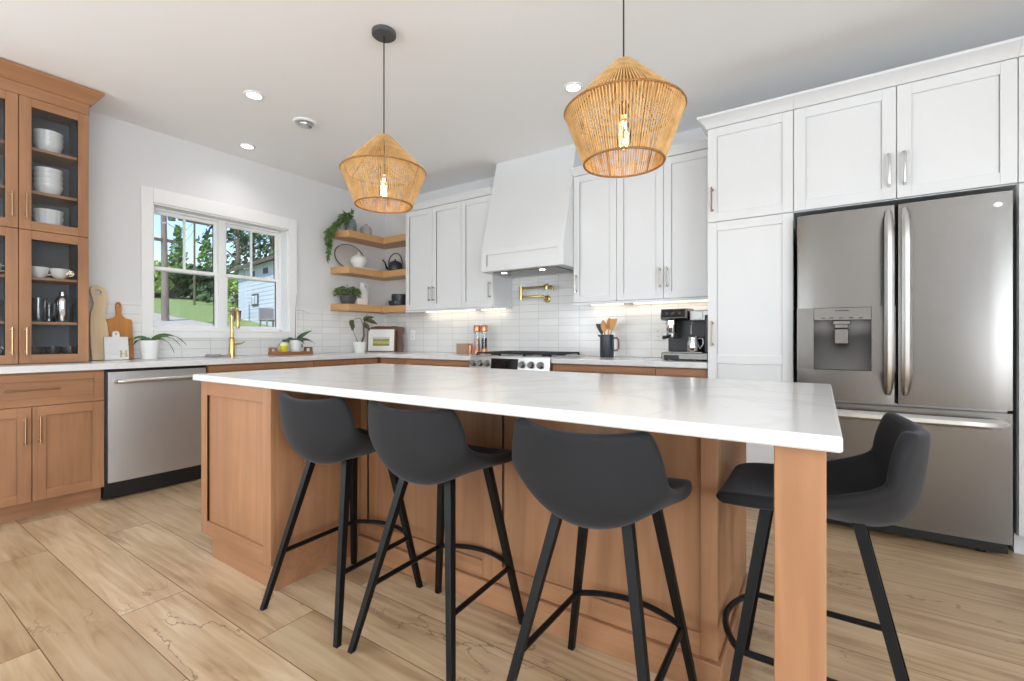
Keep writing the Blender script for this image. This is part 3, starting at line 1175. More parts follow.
t = tall_cab(3.953, 4.448, 'tall white pantry cabinet between the worktop and the refrigerator', 'L')
tall_crown(t, 3.953, 4.448, True)
t = tall_cab(5.408, 5.93, 'tall white pantry cabinet on the far side of the refrigerator', 'R')
tall_crown(t, 5.408, 5.93)
t = thing('overhead_cabinet', 'white two-door cabinet above the stainless refrigerator', 'cabinet', (4.93, -.33, 1.87))
MB().box(4.449, 5.407, -.645, -.0125, 1.868, TZ1).build('body', M['white'], t)
for a, b_, hu in ((4.450, 4.936, 4.905), (4.940, 5.406, 4.971)):
    d = shaker(MB(), TF, a, b_, 1.873, TZ1 - .004, .062).build('door', M['white'], t)
    mb = MB()
    f = TF
    pts = [fp(f, hu, .02, 1.945), fp(f, hu, .045, 1.955), fp(f, hu, .052, 1.985), fp(f, hu, .052, 2.085), fp(f, hu, .045, 2.115), fp(f, hu, .02, 2.125)]
    mb.tube(pts, .007, 10)
    mb.build('handle', M['steel_light'], d)
tall_crown(t, 4.449, 5.407)

t = thing('refrigerator', 'stainless french-door refrigerator with a water dispenser and bottom freezer', 'refrigerator', (4.92, -.4, 0))
fx0, fx1, fg = 4.470, 5.374, 4.929
fy = -.75
MB().box(fx0 + .006, fx1 - .006, -.675, -.03, .05, 1.80).build('body', M['steel_dark'], t)


def curved_panel(mb, x0, x1, z0, z1, yf, yb, bulge=.006, n=10):
    """door slab, front gently bowed and rounded at the two sides"""
    xs = []
    for i in range(n + 1):
        u = i / n
        xs.append((x0 + (x1 - x0) * u, yf + bulge * (2 * u - 1) ** 2))
    poly = [(x0, yb), (x0, xs[0][1] + .012), (x0 + .004, xs[0][1] + .003)] + xs[1:-1] + [(x1 - .004, xs[-1][1] + .003), (x1, xs[-1][1] + .012), (x1, yb)]
    return mb.prism(poly, 'z', z0, z1)


hx0, hx1, hz0, hz1 = 4.553, 4.822, .912, 1.270
mb = MB()
zt, zb = 1.820, .738
curved_panel(mb, fx0, fg - .004, hz1, zt, fy, -.68)
curved_panel(mb, fx0, fg - .004, zb, hz0, fy, -.68)
mb.box(fx0, hx0, fy, -.68, hz0, hz1).box(hx1, fg - .004, fy, -.68, hz0, hz1)
dl = mb.build('left_door', M['steel'], t)
q = MB().box(hx0, hx1, -.695, -.682, hz0, hz1)
q.add([(hx0, -.695, hz0), (hx1, -.695, hz0), (hx1, fy + .002, hz0 + .004), (hx0, fy + .002, hz0 + .004)], [(0, 1, 2, 3)])
q.build('dispenser_recess', M['steel_soft'], dl)
q = MB().box(hx0, hx1, fy - .004, -.70, 1.197, hz1, .003)
q.build('dispenser_controls', M['steel'], dl)
for x in (4.60, 4.64, 4.685, 4.73, 4.775):
    MB().box(x - .010, x + .010, fy - .0048, fy - .0038, 1.209, 1.2125).build('control_mark', M['black'], dl)
MB().box(4.655, 4.72, fy - .0048, fy - .0038, 1.250, 1.254).build('control_mark', M['black'], dl)
q = MB().box(4.645, 4.728, fy + .004, -.70, 1.172, 1.196, .003).box(4.656, 4.716, fy + .012, -.70, 1.155, 1.172)
q.build('nozzle', M['steel'], dl)
q = MB().box(4.652, 4.722, -.718, -.696, 1.062, 1.15, .004)
q.build('paddle', M['steel'], dl)
mb = MB()
curved_panel(mb, fg + .004, fx1, zb, zt, fy, -.68)
dr = mb.build('right_door', M['steel'], t)
MB().lathe([(0, 0), (.017, 0), (.017, -.002), (0, -.002)], (5.318, fy + .003, 1.757), 20, axis='y', sy=.75).build('badge', M['ceramic_matte'], dr)
for par, x, s in ((dl, fg - .036, -1), (dr, fg + .036, 1)):
    mb = MB()
    zs = [(.79, .004), (.83, .03), (.88, .055), (.95, .062), (1.3, .064), (1.62, .062), (1.69, .055), (1.75, .03), (1.79, .004)]
    mb.tube([(x, fy - d_, z) for z, d_ in zs], [.012, .019, .0225, .0225, .0225, .0225, .0225, .019, .012], 8, rot=PI / 8)
    mb.build('handle', M['steel_light'], par)
mb = MB()
curved_panel(mb, fx0, fx1, .078, .722, fy, -.68, .008, 14)
df = mb.build('freezer_drawer', M['steel'], t)
mb = MB()
xs = [(fx0 + .03, .006), (fx0 + .05, .035), (fx0 + .10, .058), (fx0 + .2, .062), (fx1 - .2, .062), (fx1 - .10, .058), (fx1 - .05, .035), (fx1 - .03, .006)]
mb.tube([(x, fy - d_, .672) for x, d_ in xs], [.016, .023, .026, .026, .026, .026, .023, .016], 8, rot=PI / 8, sy=1.0)
mb.build('handle', M['steel_light'], df)
MB().box(fx0 + .01, fx1 - .01, -.70, -.676, .018, .076).build('base_grille', M['black'], t)
for x in (fx0 + .06, fx1 - .1):
    MB().lathe([(0, 0), (.022, 0), (.022, .02), (0, .02)], (x, -.66, 0), 12).build('levelling_foot', M['black'], t)

MB().box(fg - .004, fg + .004, -.70, -.68, zb, zt - .01).build('door_seal', M['black'], t)
# ------------------------------------------------------------------ island
t = thing('kitchen_island', 'maple kitchen island base with shaker end panel, recessed back and corner post', 'island', (3.2, -2.2, 0))
IT = .883
IF = ('B', -2.898)
ix0, ix1, iy = 1.990, 2.635, -2.455
MB().box(ix0, ix1, -2.898, -1.80, .118, IT).build('end_cabinet', M['wz'], t)
shaker(MB(), IF, ix0, ix1, .118, IT, .062, slots=True, rv=.07, rec=.012).build('end_panel', [M['wz'], M['wx']], t)
MB().box(2.055, 2.622, -2.892, -1.86, 0, .1175).build('end_plinth', M['wx'], t)
MB().box(ix1 + .0005, 4.324, iy + .02, -1.80, .098, IT).build('main_body', M['wz'], t)
mb = MB()
KF = ('B', iy + .02)
for a, b_ in ((ix1 + .001, 3.465), (3.465, 4.324)):
    shaker(mb, KF, a, b_, .099, IT, .05, slots=True, rv=.07, rec=.012)
mb.build('back_panel', [M['wz'], M['wx']], t)
mb = MB().box(ix1 + .0005, 4.338, iy - .019, iy + .021, 0, .098, .003).box(4.324, 4.338, iy + .0211, -1.80, 0, .098, .003)
mb.box(ix1 + .0005, 4.3235, iy + .022, -1.86, 0, .0975)
mb.build('plinth', M['wx'], t)
mb = MB()
for k in range(4):
    a = ix0 + k * (4.324 - ix0) / 4
    b_ = a + (4.324 - ix0) / 4
    mb.mi = 0
    mb.box(a + .002, a + .062, -1.80, -1.78, .12, IT - .01).box(b_ - .062, b_ - .002, -1.80, -1.78, .12, IT - .01)
    mb.box(a + .03, b_ - .03, -1.80, -1.789, .15, IT - .03)
    mb.mi = 1
    mb.box(a + .062, b_ - .062, -1.80, -1.78, .12, .18).box(a + .062, b_ - .062, -1.80, -1.78, IT - .07, IT - .01)
mb.build('cabinet_fronts', [M['wz'], M['wx']], t)
MB().box(4.509, 4.597, -2.918, -2.83, 0, IT, .002).build('corner_post', M['wz'], t)
mb = MB().box(1.966, 4.622, -2.947, -1.763, IT + .001, .9145, .004)
solo(mb, 'island_countertop', M['quartz'], 'large white quartz worktop on the kitchen island', 'countertop', (3.3, -2.35, IT + .001))


# ------------------------------------------------------------------ bar stools
def stool_shell():
    #      y,    z,   half width, cup up, cup forward
    rows = [(.242, .624, .172, .004, 0), (.236, .638, .190, .006, 0), (.195, .642, .206, .010, 0), (.12, .632, .210, .024, 0), (.03, .618, .212, .058, .0),
            (-.06, .606, .215, .104, .0), (-.125, .600, .217, .134, .010), (-.175, .626, .217, .130, .036),
            (-.202, .692, .214, .086, .062), (-.212, .768, .208, .044, .066), (-.217, .832, .194, .026, .056), (-.219, .862, .182, .016, .046)]
    ts = [-1, -.88, -.66, -.36, 0, .36, .66, .88, 1]
    vs, fs = [], []
    for (y, z, w, cu, cf) in rows:
        for q in ts:
            a = abs(q) ** 2.1
            vs.append((w * q, y + cf * a, z + cu * a))
    n = len(ts)
    for i in range(len(rows) - 1):
        for j in range(n - 1):
            fs.append((i * n + j, i * n + j + 1, (i + 1) * n + j + 1, (i + 1) * n + j))
    return MB().add(vs, fs)


def make_stool(label):
    t = thing('bar_stool', label, 'bar stool', (0, 0, 0), 'charcoal bar stools at the island')
    stool_shell().build('seat_shell', M['fabric'], t, smooth=180, solid=.036, subd=2)
    zt = .604
    L = {'bl': ((-.102, -.085), (-.222, -.227)), 'br': ((.102, -.085), (.222, -.227)), 'fl': ((-.110, .131), (-.21, .221)), 'fr': ((.110, .131), (.21, .221))}

    def on(k, z):
        a, b_ = L[k]
        q = 1 - z / zt
        return (a[0] + (b_[0] - a[0]) * q, a[1] + (b_[1] - a[1]) * q, z)
    for k in L:
        a, b_ = L[k]
        MB().bar((b_[0], b_[1], 0), on(k, .628), .020, .028).build('leg', M['legmetal'], t)
    z = .222
    for s in 'lr':
        MB().tube([on('b' + s, z), on('f' + s, z)], .0095, 8, rot=PI / 8).build('side_stretcher', M['legmetal'], t)
    a, b_ = on('fl', z), on('fr', z)
    pts = []
    for i in range(15):
        u = i / 14
        pts.append((a[0] + (b_[0] - a[0]) * u, a[1] + .062 * math.sin(PI * u) ** .8, z))
    MB().tube(pts, .0095, 8, rot=PI / 8).build('footrest', M['legmetal'], t)
    return t


st0 = make_stool('charcoal bar stool nearest the island\'s panelled end and the window')
st0.location = (2.921, -2.751, 0)
st0.rotation_euler = (0, 0, .059)
dup(st0, (3.435, -2.719, 0), 'charcoal bar stool in the middle of the three along the long side', .040)
dup(st0, (4.067, -2.732, 0), 'charcoal bar stool on the long side, the one closest to the corner post', .009)
dup(st0, (4.588, -2.387, 0), 'charcoal bar stool seen side-on behind the corner post, facing the refrigerator end', 1.565)


# ------------------------------------------------------------------ pendants
def pendant(x, y, zt, zm, zb, label, seed):
    rnd = random.Random(seed)
    t = thing('pendant_lamp', label, 'pendant lamp', (x, y, ZC), 'woven pendant lamps over the island')
    MB().lathe([(0, ZC - .001), (.066, ZC - .001), (.066, ZC - .020), (.060, ZC - .025), (0, ZC - .025)], (x, y, 0), 28).build('canopy', M['stone_dark'], t)
    MB().tube([(x, y, ZC - .025), (x, y, zm + .035)], .0034, 8).build('cord', M['black'], t)
    rt, rm, rb = .047, .230, .154
    sh = MB()
    n = 114
    for i in range(n):
        a = 2 * PI * i / n
        ca, sa = math.cos(a), math.sin(a)
        j = rnd.uniform(-.0012, .0012)
        pts = [(x + ca * .012, y + sa * .012, zt + .004), (x + ca * (rt - .012), y + sa * (rt - .012), zt - .001), (x + ca * rt, y + sa * rt, zt - .012 + j),
               (x + ca * rm, y + sa * rm, zm), (x + ca * rb, y + sa * rb, zb)]
        wv = .0024 + rnd.uniform(-.0005, .0007)
        sh.tube(pts, [wv * .6, wv * .8, wv, wv, wv], 5, caps=False)
    # cross weave seen through the strands
    for i in range(n // 2):
        a = 2 * PI * (i + .25) * 2 / n
        b_ = a + rnd.choice((-1, 1)) * rnd.uniform(.03, .09)
        sh.tube([(x + math.cos(a) * (rm - .006), y + math.sin(a) * (rm - .006), zm), (x + math.cos(b_) * (rb - .004), y + math.sin(b_) * (rb - .004), zb)], .0019, 4, caps=False)
    sh.build('rope_shade', M['rope'], t, merge=False)
    for r, z in ((rm, zm), (rb, zb)):
        ring = [(x + math.cos(2 * PI * i / 64) * r, y + math.sin(2 * PI * i / 64) * r, z) for i in range(65)]
        MB().tube(ring, .0046, 6, caps=False).build('ring', M['ropering'], t)
    mb = MB()
    for i in range(6):
        a = 2 * PI * (i + .2) / 6
        mb.tube([(x + math.cos(a) * rt * .9, y + math.sin(a) * rt * .9, zt - .012), (x + math.cos(a) * (rm - .004), y + math.sin(a) * (rm - .004), zm),
                 (x + math.cos(a) * (rb - .003), y + math.sin(a) * (rb - .003), zb)], .0027, 6)
    mb.build('wire_frame', M['ropering'], t)
    zs = zm + .03
    MB().lathe([(0, zs + .012), (.010, zs + .012), (.013, zs), (.022, zs - .004), (.022, zs - .012), (.019, zs - .014), (.019, zs - .045), (.022, zs - .05), (0, zs - .05)],
               (x, y, 0), 18).build('lamp_holder', M['bronze'], t)
    prof = [(.013, zs - .048), (.014, zs - .06), (.022, zs - .085), (.030, zs - .115), (.031, zs - .135), (.026, zs - .16), (.014, zs - .175), (.0001, zs - .18)]
    b = MB().lathe(prof, (x, y, 0), 18).build('bulb', M['bulb'], t)
    f = MB()
    for k in range(4):
        a = PI / 2 * k
        f.tube([(x + math.cos(a) * .010, y + math.sin(a) * .010, zs - .07), (x + math.cos(a + .5) * .013, y + math.sin(a + .5) * .013, zs - .15)], .0022, 5)
    f.build('filament', M['filament'], b)
    add_light('pendant_glow', 'POINT', (x, y, zs - .115), (0, 0, 0), .9, (1, .84, .62), shadow_soft_size=.03)
    return t


pendant(2.552, -2.23, 2.225, 2.027, 1.838, 'woven jute pendant lamp hanging over the end of the island nearer the window', 3)
pendant(3.942, -2.23, 2.182, 1.986, 1.784, 'woven jute pendant lamp hanging over the end of the island nearer the refrigerator', 5)

# ------------------------------------------------------------------ ceiling fittings
def can(x, y, label):
    t = thing('recessed_light', label, 'ceiling light', (x, y, ZC), 'recessed ceiling lights')
    MB().lathe([(.047, ZC - .0005), (.066, ZC - .0005), (.064, ZC - .006), (.050, ZC - .008), (.047, ZC - .006)], (x, y, 0), 28, caps=False).build('trim_ring', M['trim'], t)
    MB().lathe([(0, ZC - .0006), (.0465, ZC - .0006), (.0465, ZC - .005), (0, ZC - .005)], (x, y, 0), 28).build('diffuser', M['can'], t)
    add_light('downlight', 'SPOT', (x, y, ZC - .03), (0, 0, 0), 4.5, (1, .97, .93), spot_size=2.4, spot_blend=.8, shadow_soft_size=.05)


can(1.261, -2.281, 'lit recessed ceiling light beside the round ceiling vent, nearer the pendant')
can(.324, -1.861, 'lit recessed ceiling light close to the window wall')
can(3.182, -1.125, 'lit recessed ceiling light in front of the range hood beside the pendant')
t = thing('ceiling_vent', 'round white ceiling vent with a raised centre disc', 'vent', (1.181, -1.843, ZC))
MB().lathe([(0, ZC - .0005), (.085, ZC - .0005), (.085, ZC - .008), (.074, ZC - .014), (.066, ZC - .010), (.0, ZC - .010)], (1.181, -1.843, 0), 32).build('outer_ring', M['trim'], t)
MB().lathe([(0, ZC - .0102), (.03, ZC - .0102), (.03, ZC - .022), (.054, ZC - .024), (.052, ZC - .032), (.03, ZC - .038), (0, ZC - .039)], (1.181, -1.843, 0), 32).build('centre_disc', M['steel_light'], t)

# ------------------------------------------------------------------ open corner shelves
SZ = {'bottom': (1.400, 1.474), 'middle': (1.814, 1.888), 'top': (2.215, 2.290)}
for k, lb in (('top', 'topmost L-shaped oak corner shelf carrying the trailing plant'), ('middle', 'middle L-shaped oak corner shelf carrying the black kettle'),
              ('bottom', 'lowest L-shaped oak corner shelf carrying the dark bowls')):
    a, b_ = SZ[k]
    t = thing('corner_shelf', lb, 'shelf', (.2, -.2, a), 'oak corner shelves')
    MB().prism([(.0005, -.79), (.13, -.79), (.255, -.735), (.255, -.2551), (.0005, -.0006)], 'z', a, b_).build('side_board', M['shelf_y'], t)
    MB().prism([(.0010, -.0005), (.7325, -.0005), (.7325, -.255), (.2555, -.255)], 'z', a, b_).build('back_board', M['shelf_x'], t)
# ------------------------------------------------------------------ outdoors, seen through the kitchen window
def gz(x):
    return -.12 - .11 * x


mb = MB()
mb.grid(lambda u, v: (-3.0 - 75 * u, -25 + 85 * v, gz(-3.0 - 75 * u) + .05 * math.sin(9 * u + 5 * v)), 30, 24)
o = mb.build('lawn_ground', mat('mown_grass', (122, 142, 86), 0.9, noise=0.18, nscale=3, bump=0.4, bscale=12), kind='structure')
mb = MB()
mb.grid(lambda u, v: (-12.2 - 8.2 * u + (2.5 * max(0, v - .62) * (u - .3)), -18 + 22.5 * v - 3.2 * u * max(0, v - .8), gz(-12.2 - 8.2 * u) + .14), 6, 20)
mb.build('driveway_ground', mat('pale_gravel_drive', (166, 162, 158), 0.95, noise=0.08, nscale=14), kind='structure')


def foliage(mb, c, rx, ry, rz, n, size, rnd, shell=.55):
    for _ in range(n):
        while True:
            p = Vector((rnd.uniform(-1, 1), rnd.uniform(-1, 1), rnd.uniform(-1, 1)))
            if shell < p.length < 1:
                break
        q = Vector((c[0] + p.x * rx, c[1] + p.y * ry, c[2] + p.z * rz))
        a = Vector((rnd.uniform(-1, 1), rnd.uniform(-1, 1), rnd.uniform(-.6, 1))).normalized()
        b_ = a.orthogonal().normalized()
        c_ = a.cross(b_)
        s = size * rnd.uniform(.6, 1.3)
        mb.add([q - b_ * s, q - c_ * s * .55, q + b_ * s, q + c_ * s * .55], [(0, 1, 2, 3)])


FG = [mat('deep_green_foliage', (56, 84, 48), .7, noise=.3, nscale=1.2), mat('mid_green_foliage', (92, 126, 62), .7, noise=.3, nscale=1.2),
      mat('yellow_green_foliage', (136, 164, 80), .7, noise=.3, nscale=1.2)]
BARK = mat('grey_brown_bark', (96, 84, 74), .9, noise=.3, nscale=8, bump=.4)


def tree(x, y, h, r, g, label, seed, dens=900, low=.25, size=.22, conifer=False, group='trees beyond the lawn'):
    rnd = random.Random(seed)
    z = gz(x) - .1
    t = thing('tree', label, 'tree', (x, y, z), group)
    mb = MB().tube([(x, y, z), (x + .1, y, z + h * .4), (x, y + .1, z + h * .8)], [r * .09, r * .065, r * .02], 8)
    for k in range(7):
        a = k * 2.4
        zz = z + h * (.3 + .07 * k)
        mb.tube([(x, y, zz), (x + math.cos(a) * r * .6, y + math.sin(a) * r * .6, zz + h * .12)], [r * .03, r * .008], 5)
    mb.build('trunk', BARK, t)
    f = MB()
    if conifer:
        for k in range(9):
            u = k / 8
            foliage(f, (x, y, z + h * (low + (1 - low) * u)), r * (1 - u * .85), r * (1 - u * .85), h * .06, int(dens / 9), size, rnd, .2)
    else:
        m = 13
        for k in range(m):
            a = rnd.uniform(0, 2 * PI)
            u = rnd.random()
            rr = r * (.75 - .4 * abs(u - .4)) * rnd.uniform(.3, 1)
            foliage(f, (x + math.cos(a) * rr, y + math.sin(a) * rr, z + h * (low + (.95 - low) * u)), r * .45, r * .45, h * .14, int(dens / m), size, rnd)
    f.build('crown', FG[g], t, smooth=0, merge=False)
    return t


x, y = (-42.03, 13.01)
tree(x, y, 3.1, 2.2, 1, 'low bushy tree seen through the window just right of the utility pole', 11, 1300, .05, .26)
x, y = (-42.85, 14.86)
tree(x, y, 3.3, 2.2, 0, 'dark dense tree at the middle of the left window sashes', 12, 1500, .05, .26)
x, y = (-39.37, 14.78)
tree(x, y, 3.0, 2.0, 0, 'dark dense tree at the edge of the lawn beside the window centre post', 13, 1300, .05, .26)
x, y = (-40.93, 11.34)
tree(x, y, 3.4, 1.6, 2, 'yellow green tree at the far left edge of the window view', 14, 900, .2, .22)
x, y = (-55.45, 18.48)
tree(x, y, 7.4, 1.5, 1, 'tall thin open tree rising behind the low trees near the utility pole', 15, 420, .3, .28, True)
x, y = (-48.42, 18.36)
tree(x, y, 6.3, 1.4, 1, 'slender tall tree by the window centre post, branches reaching into the sky', 16, 420, .35, .24, True)
x, y = (-33.16, 14.11)
tree(x, y, 8.6, 2.6, 0, 'large dark leafy tree behind the near end of the white shed', 17, 760, .12, .21)
x, y = (-35.26, 16.32)
tree(x, y, 9.4, 2.9, 0, 'tallest dark leafy tree above the middle of the shed roof', 18, 720, .3, .22)
x, y = (-31.95, 16.12)
tree(x, y, 8.0, 2.6, 1, 'leafy tree rising above the far end of the shed roof', 19, 620, .25, .21)
x, y = (-26.92, 11.06)
tree(x, y, 2.2, 1.1, 2, 'small bright shrub at the near corner of the white shed', 20, 500, .05, .16, group='shrubs by the shed')

# utility pole with crossarm and wires
px_, py_ = (-15.42, 3.10)
pz_ = gz(px_) - .2
t = thing('utility_pole', 'grey wooden utility pole with a crossarm, close to the driveway outside the window', 'utility pole', (px_, py_, pz_))
MB().tube([(px_, py_, pz_), (px_ - .02, py_ - .05, pz_ + 4.2), (px_ - .05, py_ - .16, pz_ + 8)], [.125, .09, .065], 10).build('pole', mat('weathered_pole_wood', (118, 108, 102), .9, noise=.2, nscale=6, stretch=(4, 4, .4)), t)
MB().box(px_ - .06, px_ + .06, py_ - 1.1, py_ + .3, 3.42 + 1.2, 3.52 + 1.2).build('crossarm', BARK, t)
MB().lathe([(0, 0), (.12, 0), (.12, .38), (0, .38)], (px_ + .2, py_ + .12, 5.4), 12).build('transformer', M['stone_dark'], t)
qx, qy = (-32.54, 10.92)
qz = gz(qx) - .2
t = thing('utility_pole', 'distant utility pole with two crossarms rising above the far trees', 'utility pole', (qx, qy, qz))
MB().tube([(qx, qy, qz), (qx, qy, qz + 7.2)], [.085, .06], 8).build('pole', BARK, t)
for zz in (6.0, 6.7):
    MB().box(qx - .06, qx + .06, qy - 1.0, qy + 1.0, qz + zz, qz + zz + .12).build('crossarm', BARK, t)
for i, (za, zb) in enumerate(((5.9, 6.9), (5.35, 6.2), (4.75, 5.6))):
    pts = []
    for k in range(13):
        u = k / 12
        pts.append((px_ + (qx - px_) * u, py_ + (qy - py_) * u, za + (qz + zb - za) * u - .5 * math.sin(PI * u)))
    solo(MB().tube(pts, .014, 4), 'overhead_wire', M['iron'], ('uppermost', 'middle', 'lowest')[i] + ' overhead wire between the two utility poles outside', 'wire', pts[0], 'overhead wires')

# white shed
A = Vector((-20.51, 8.12, 0))
Bp = Vector((-14.00, 7.05, 0))
d_ = (Bp - A).normalized()
nrm = Vector((d_.y, -d_.x, 0))
if (Vector((4.6, -4, 0)) - A).dot(nrm) < 0:
    nrm = -nrm
zb_ = 2.02
t = thing('shed', 'white clapboard shed with a shallow grey roof seen through the right window', 'shed', (A.x, A.y, zb_ - .4))
SW = mat('white_clapboard', (196, 204, 220), .6, noise=.03, nscale=3)
ln_ = (Bp - A).length + 3.0


def sp(a, b_, z):
    q = A + d_ * a - nrm * b_
    return (q.x, q.y, z)


def sbox(mb, a0, a1, b0, b1, z0, z1):
    vs = [sp(a, b_, z) for a in (a0, a1) for b_ in (b0, b1) for z in (z0, z1)]
    return mb.add(vs, [(0, 1, 3, 2), (4, 6, 7, 5), (0, 4, 5, 1), (2, 3, 7, 6), (0, 2, 6, 4), (1, 5, 7, 3)])


w = MB()
sbox(w, 0, ln_, 0, 5, zb_ - .5, zb_ + 2.55)
for k in range(14):
    z = zb_ - .1 + k * .19
    w.add([sp(0, 0, z + .19), sp(ln_, 0, z + .19), sp(ln_, -.012, z), sp(0, -.012, z)], [(0, 1, 2, 3)])
w.build('wall', SW, t)
w = MB()
for s0, s1, z0, z1 in ((-.35, 2.5, zb_ + 2.48, zb_ + 3.55), (2.5, 5.35, zb_ + 3.55, zb_ + 2.48)):
    w.add([sp(-.3, s0, z0), sp(ln_, s0, z0), sp(ln_, s1, z1), sp(-.3, s1, z1), sp(-.3, s0, z0 + .14), sp(ln_, s0, z0 + .14), sp(ln_, s1, z1 + .14), sp(-.3, s1, z1 + .14)],
          [(0, 1, 2, 3), (4, 5, 6, 7), (0, 1, 5, 4), (1, 2, 6, 5), (2, 3, 7, 6), (3, 0, 4, 7)])
w.build('roof', mat('grey_shingle_roof', (176, 174, 176), .85, noise=.12, nscale=8), t)
w = MB()
sbox(w, -.3, ln_, -.38, -.34, zb_ + 2.46, zb_ + 2.60)
w.build('fascia', mat('brown_fascia', (96, 84, 80), .8, noise=.1), t)
w = MB()
sbox(w, 2.1, 2.95, -.05, 0, zb_ + .62, zb_ + 1.18)
f_ = w.build('window', M['stone_dark'], t)
for a in (2.2, 2.58):
    w = MB()
    sbox(w, a, a + .27, -.065, -.045, zb_ + .70, zb_ + 1.10)
    w.build('pane', SW, f_)
w = MB()
sbox(w, .95, 1.0, -.05, 0, zb_ - .1, zb_ + 2.45)
w.build('corner_trim', mat('pale_blue_trim', (178, 190, 208), .6), t)
w = MB()
sbox(w, 1.9, 2.4, -.05, 0, zb_ + 2.05, zb_ + 2.3)
sbox(w, 3.6, 4.1, -.05, 0, zb_ + 2.05, zb_ + 2.3)
w.build('vent_louvres', M['stone_dark'], t)
# garden chair in front of the shed, bin by its corner
cx_, cy_ = (-13.62, 5.99)
cz_ = gz(cx_)
t = thing('garden_chair', 'grey garden chair standing on the grass in front of the white shed', 'chair', (cx_, cy_, cz_))
GM = mat('grey_wicker', (128, 124, 128), .8, noise=.2, nscale=20)
MB().box(cx_ - .25, cx_ + .25, cy_ - .27, cy_ + .27, cz_ + .38, cz_ + .46, .03).build('seat', GM, t)
MB().box(cx_ - .32, cx_ - .24, cy_ - .30, cy_ + .30, cz_ + .38, cz_ + .92, .03).build('backrest', GM, t)
for sx in (-.24, .24):
    for sy in (-.25, .25):
        MB().bar((cx_ + sx * 1.1, cy_ + sy * 1.1, cz_ - .05), (cx_ + sx, cy_ + sy, cz_ + .40), .04, .05).build('leg', GM, t)
cx_, cy_ = (-18.54, 7.03)
cz_ = gz(cx_)
t = thing('wheelie_bin', 'dark maroon bin standing on the lawn by the near corner of the shed', 'bin', (cx_, cy_, cz_))
BM = mat('maroon_plastic', (92, 58, 66), .5, noise=.1)
MB().bar((cx_, cy_, cz_ - .05), (cx_, cy_, cz_ + .42), .30, .36).build('body', BM, t)
MB().box(cx_ - .2, cx_ + .2, cy_ - .2, cy_ + .2, cz_ + .42, cz_ + .47, .02).build('lid', BM, t)
# ------------------------------------------------------------------ crockery and glass inside the display cabinet
SB, S3, S4, S2, S1 = DZ0 + .0305, DSH[0] + .0005, DSH[1] + .0005, DSH[2] + .0005, DSH[3] + .0005
SU = DZM + .0205


def bowl_prof(r, h, t=.004, foot=.55):
    return [(0, .0), (r * foot, 0), (r * foot, .004), (r * .82, h * .38), (r * .97, h * .8), (r, h), (r - t, h), (r * .93 - t, h * .75), (r * .78 - t, h * .4), (r * foot - t, .008), (0, .008)]


def mk_lathe(name, prof, m, label, cat, loc, group=None, seg=28, **kw):
    o = MB().lathe(prof, (0, 0, 0), seg).build(name, m, **kw)
    o.location = loc
    ORG[o.name] = Vector(loc)
    o['label'] = label
    o['category'] = cat
    if group:
        o['group'] = group
    return o


ordn = ['lowest', 'second from the bottom', 'third from the bottom', 'topmost']
first = None
for k in range(4):
    lb = ('topmost plain white bowl of the stack on the cabinet\'s middle glass shelf', )[0] if k == 3 else ordn[k] + ' plain white bowl of the stack behind the upper glass door'
    loc = (.2, -3.115, S2 + .0355 * k)
    if first is None:
        first = mk_lathe('bowl', bowl_prof(.074, .078), M['ceramic'], lb, 'bowl', loc, 'stacked plain white bowls')
    else:
        dup(first, loc, lb)
first = None
for k in range(3):
    n = 28
    lb = ordn[k if k < 2 else 3] + ' ribbed white bowl stacked at the foot of the upper glass door'
    loc = (.2, -3.115, SU + .043 * k)
    if first is None:
        pr = [(0, 0), (.056, 0), (.066, .012), (.074, .062), (.0755, .066), (.071, .066), (.068, .06), (.061, .016), (.05, .008), (0, .008)]

        def fn(u, v, pr=pr):
            q = v * (len(pr) - 1)
            i = min(int(q), len(pr) - 2)
            r = pr[i][0] + (pr[i + 1][0] - pr[i][0]) * (q - i)
            z = pr[i][1] + (pr[i + 1][1] - pr[i][1]) * (q - i)
            rr = r * (1 + (.03 * abs(math.sin(13 * PI * u)) if 1 < q < 5 else 0))
            return (rr * math.cos(2 * PI * u), rr * math.sin(2 * PI * u), z)
        o = MB().grid(fn, 78, 9, True).build('ribbed_bowl', M['ceramic'])
        o.location = loc
        o['label'], o['category'], o['group'] = lb, 'bowl', 'stacked ribbed white bowls'
        first = o
    else:
        dup(first, loc, lb)
first = None
for k in range(3):
    lb = ordn[k if k < 2 else 3] + ' white bowl of the stack on the cabinet\'s highest shelf'
    loc = (.2, -3.115, S1 + .034 * k)
    if first is None:
        first = mk_lathe('bowl', bowl_prof(.076, .085), M['ceramic'], lb, 'bowl', loc, 'white bowls on the highest shelf')
    else:
        dup(first, loc, lb)
# cups
cup0 = None
for (y, lb) in ((-3.168, 'white teacup on the upper shelf of the lower glass door, beside the carcass divider'), (-3.066, 'white teacup on the upper shelf of the lower glass door, beside the wall end'),
                (-3.385, 'white teacup behind the other lower glass door')):
    if cup0 is None:
        t = thing('teacup', lb, 'cup', (.235, y, S4), 'white teacups')
        MB().lathe([(0, 0), (.024, 0), (.024, .006), (.040, .022), (.048, .050), (.051, .072), (.048, .072), (.045, .05), (.037, .026), (.02, .010), (0, .010)], (.235, y, S4), 26).build('cup_body', M['ceramic'], t)
        MB().tube([(.235, y + .045, S4 + .062), (.235, y + .066, S4 + .062), (.235, y + .074, S4 + .048), (.235, y + .064, S4 + .03), (.235, y + .040, S4 + .026)], .0042, 8).build('cup_handle', M['ceramic'], t)
        cup0 = t
    else:
        dup(cup0, (.235, y, S4), lb)
mug0 = None
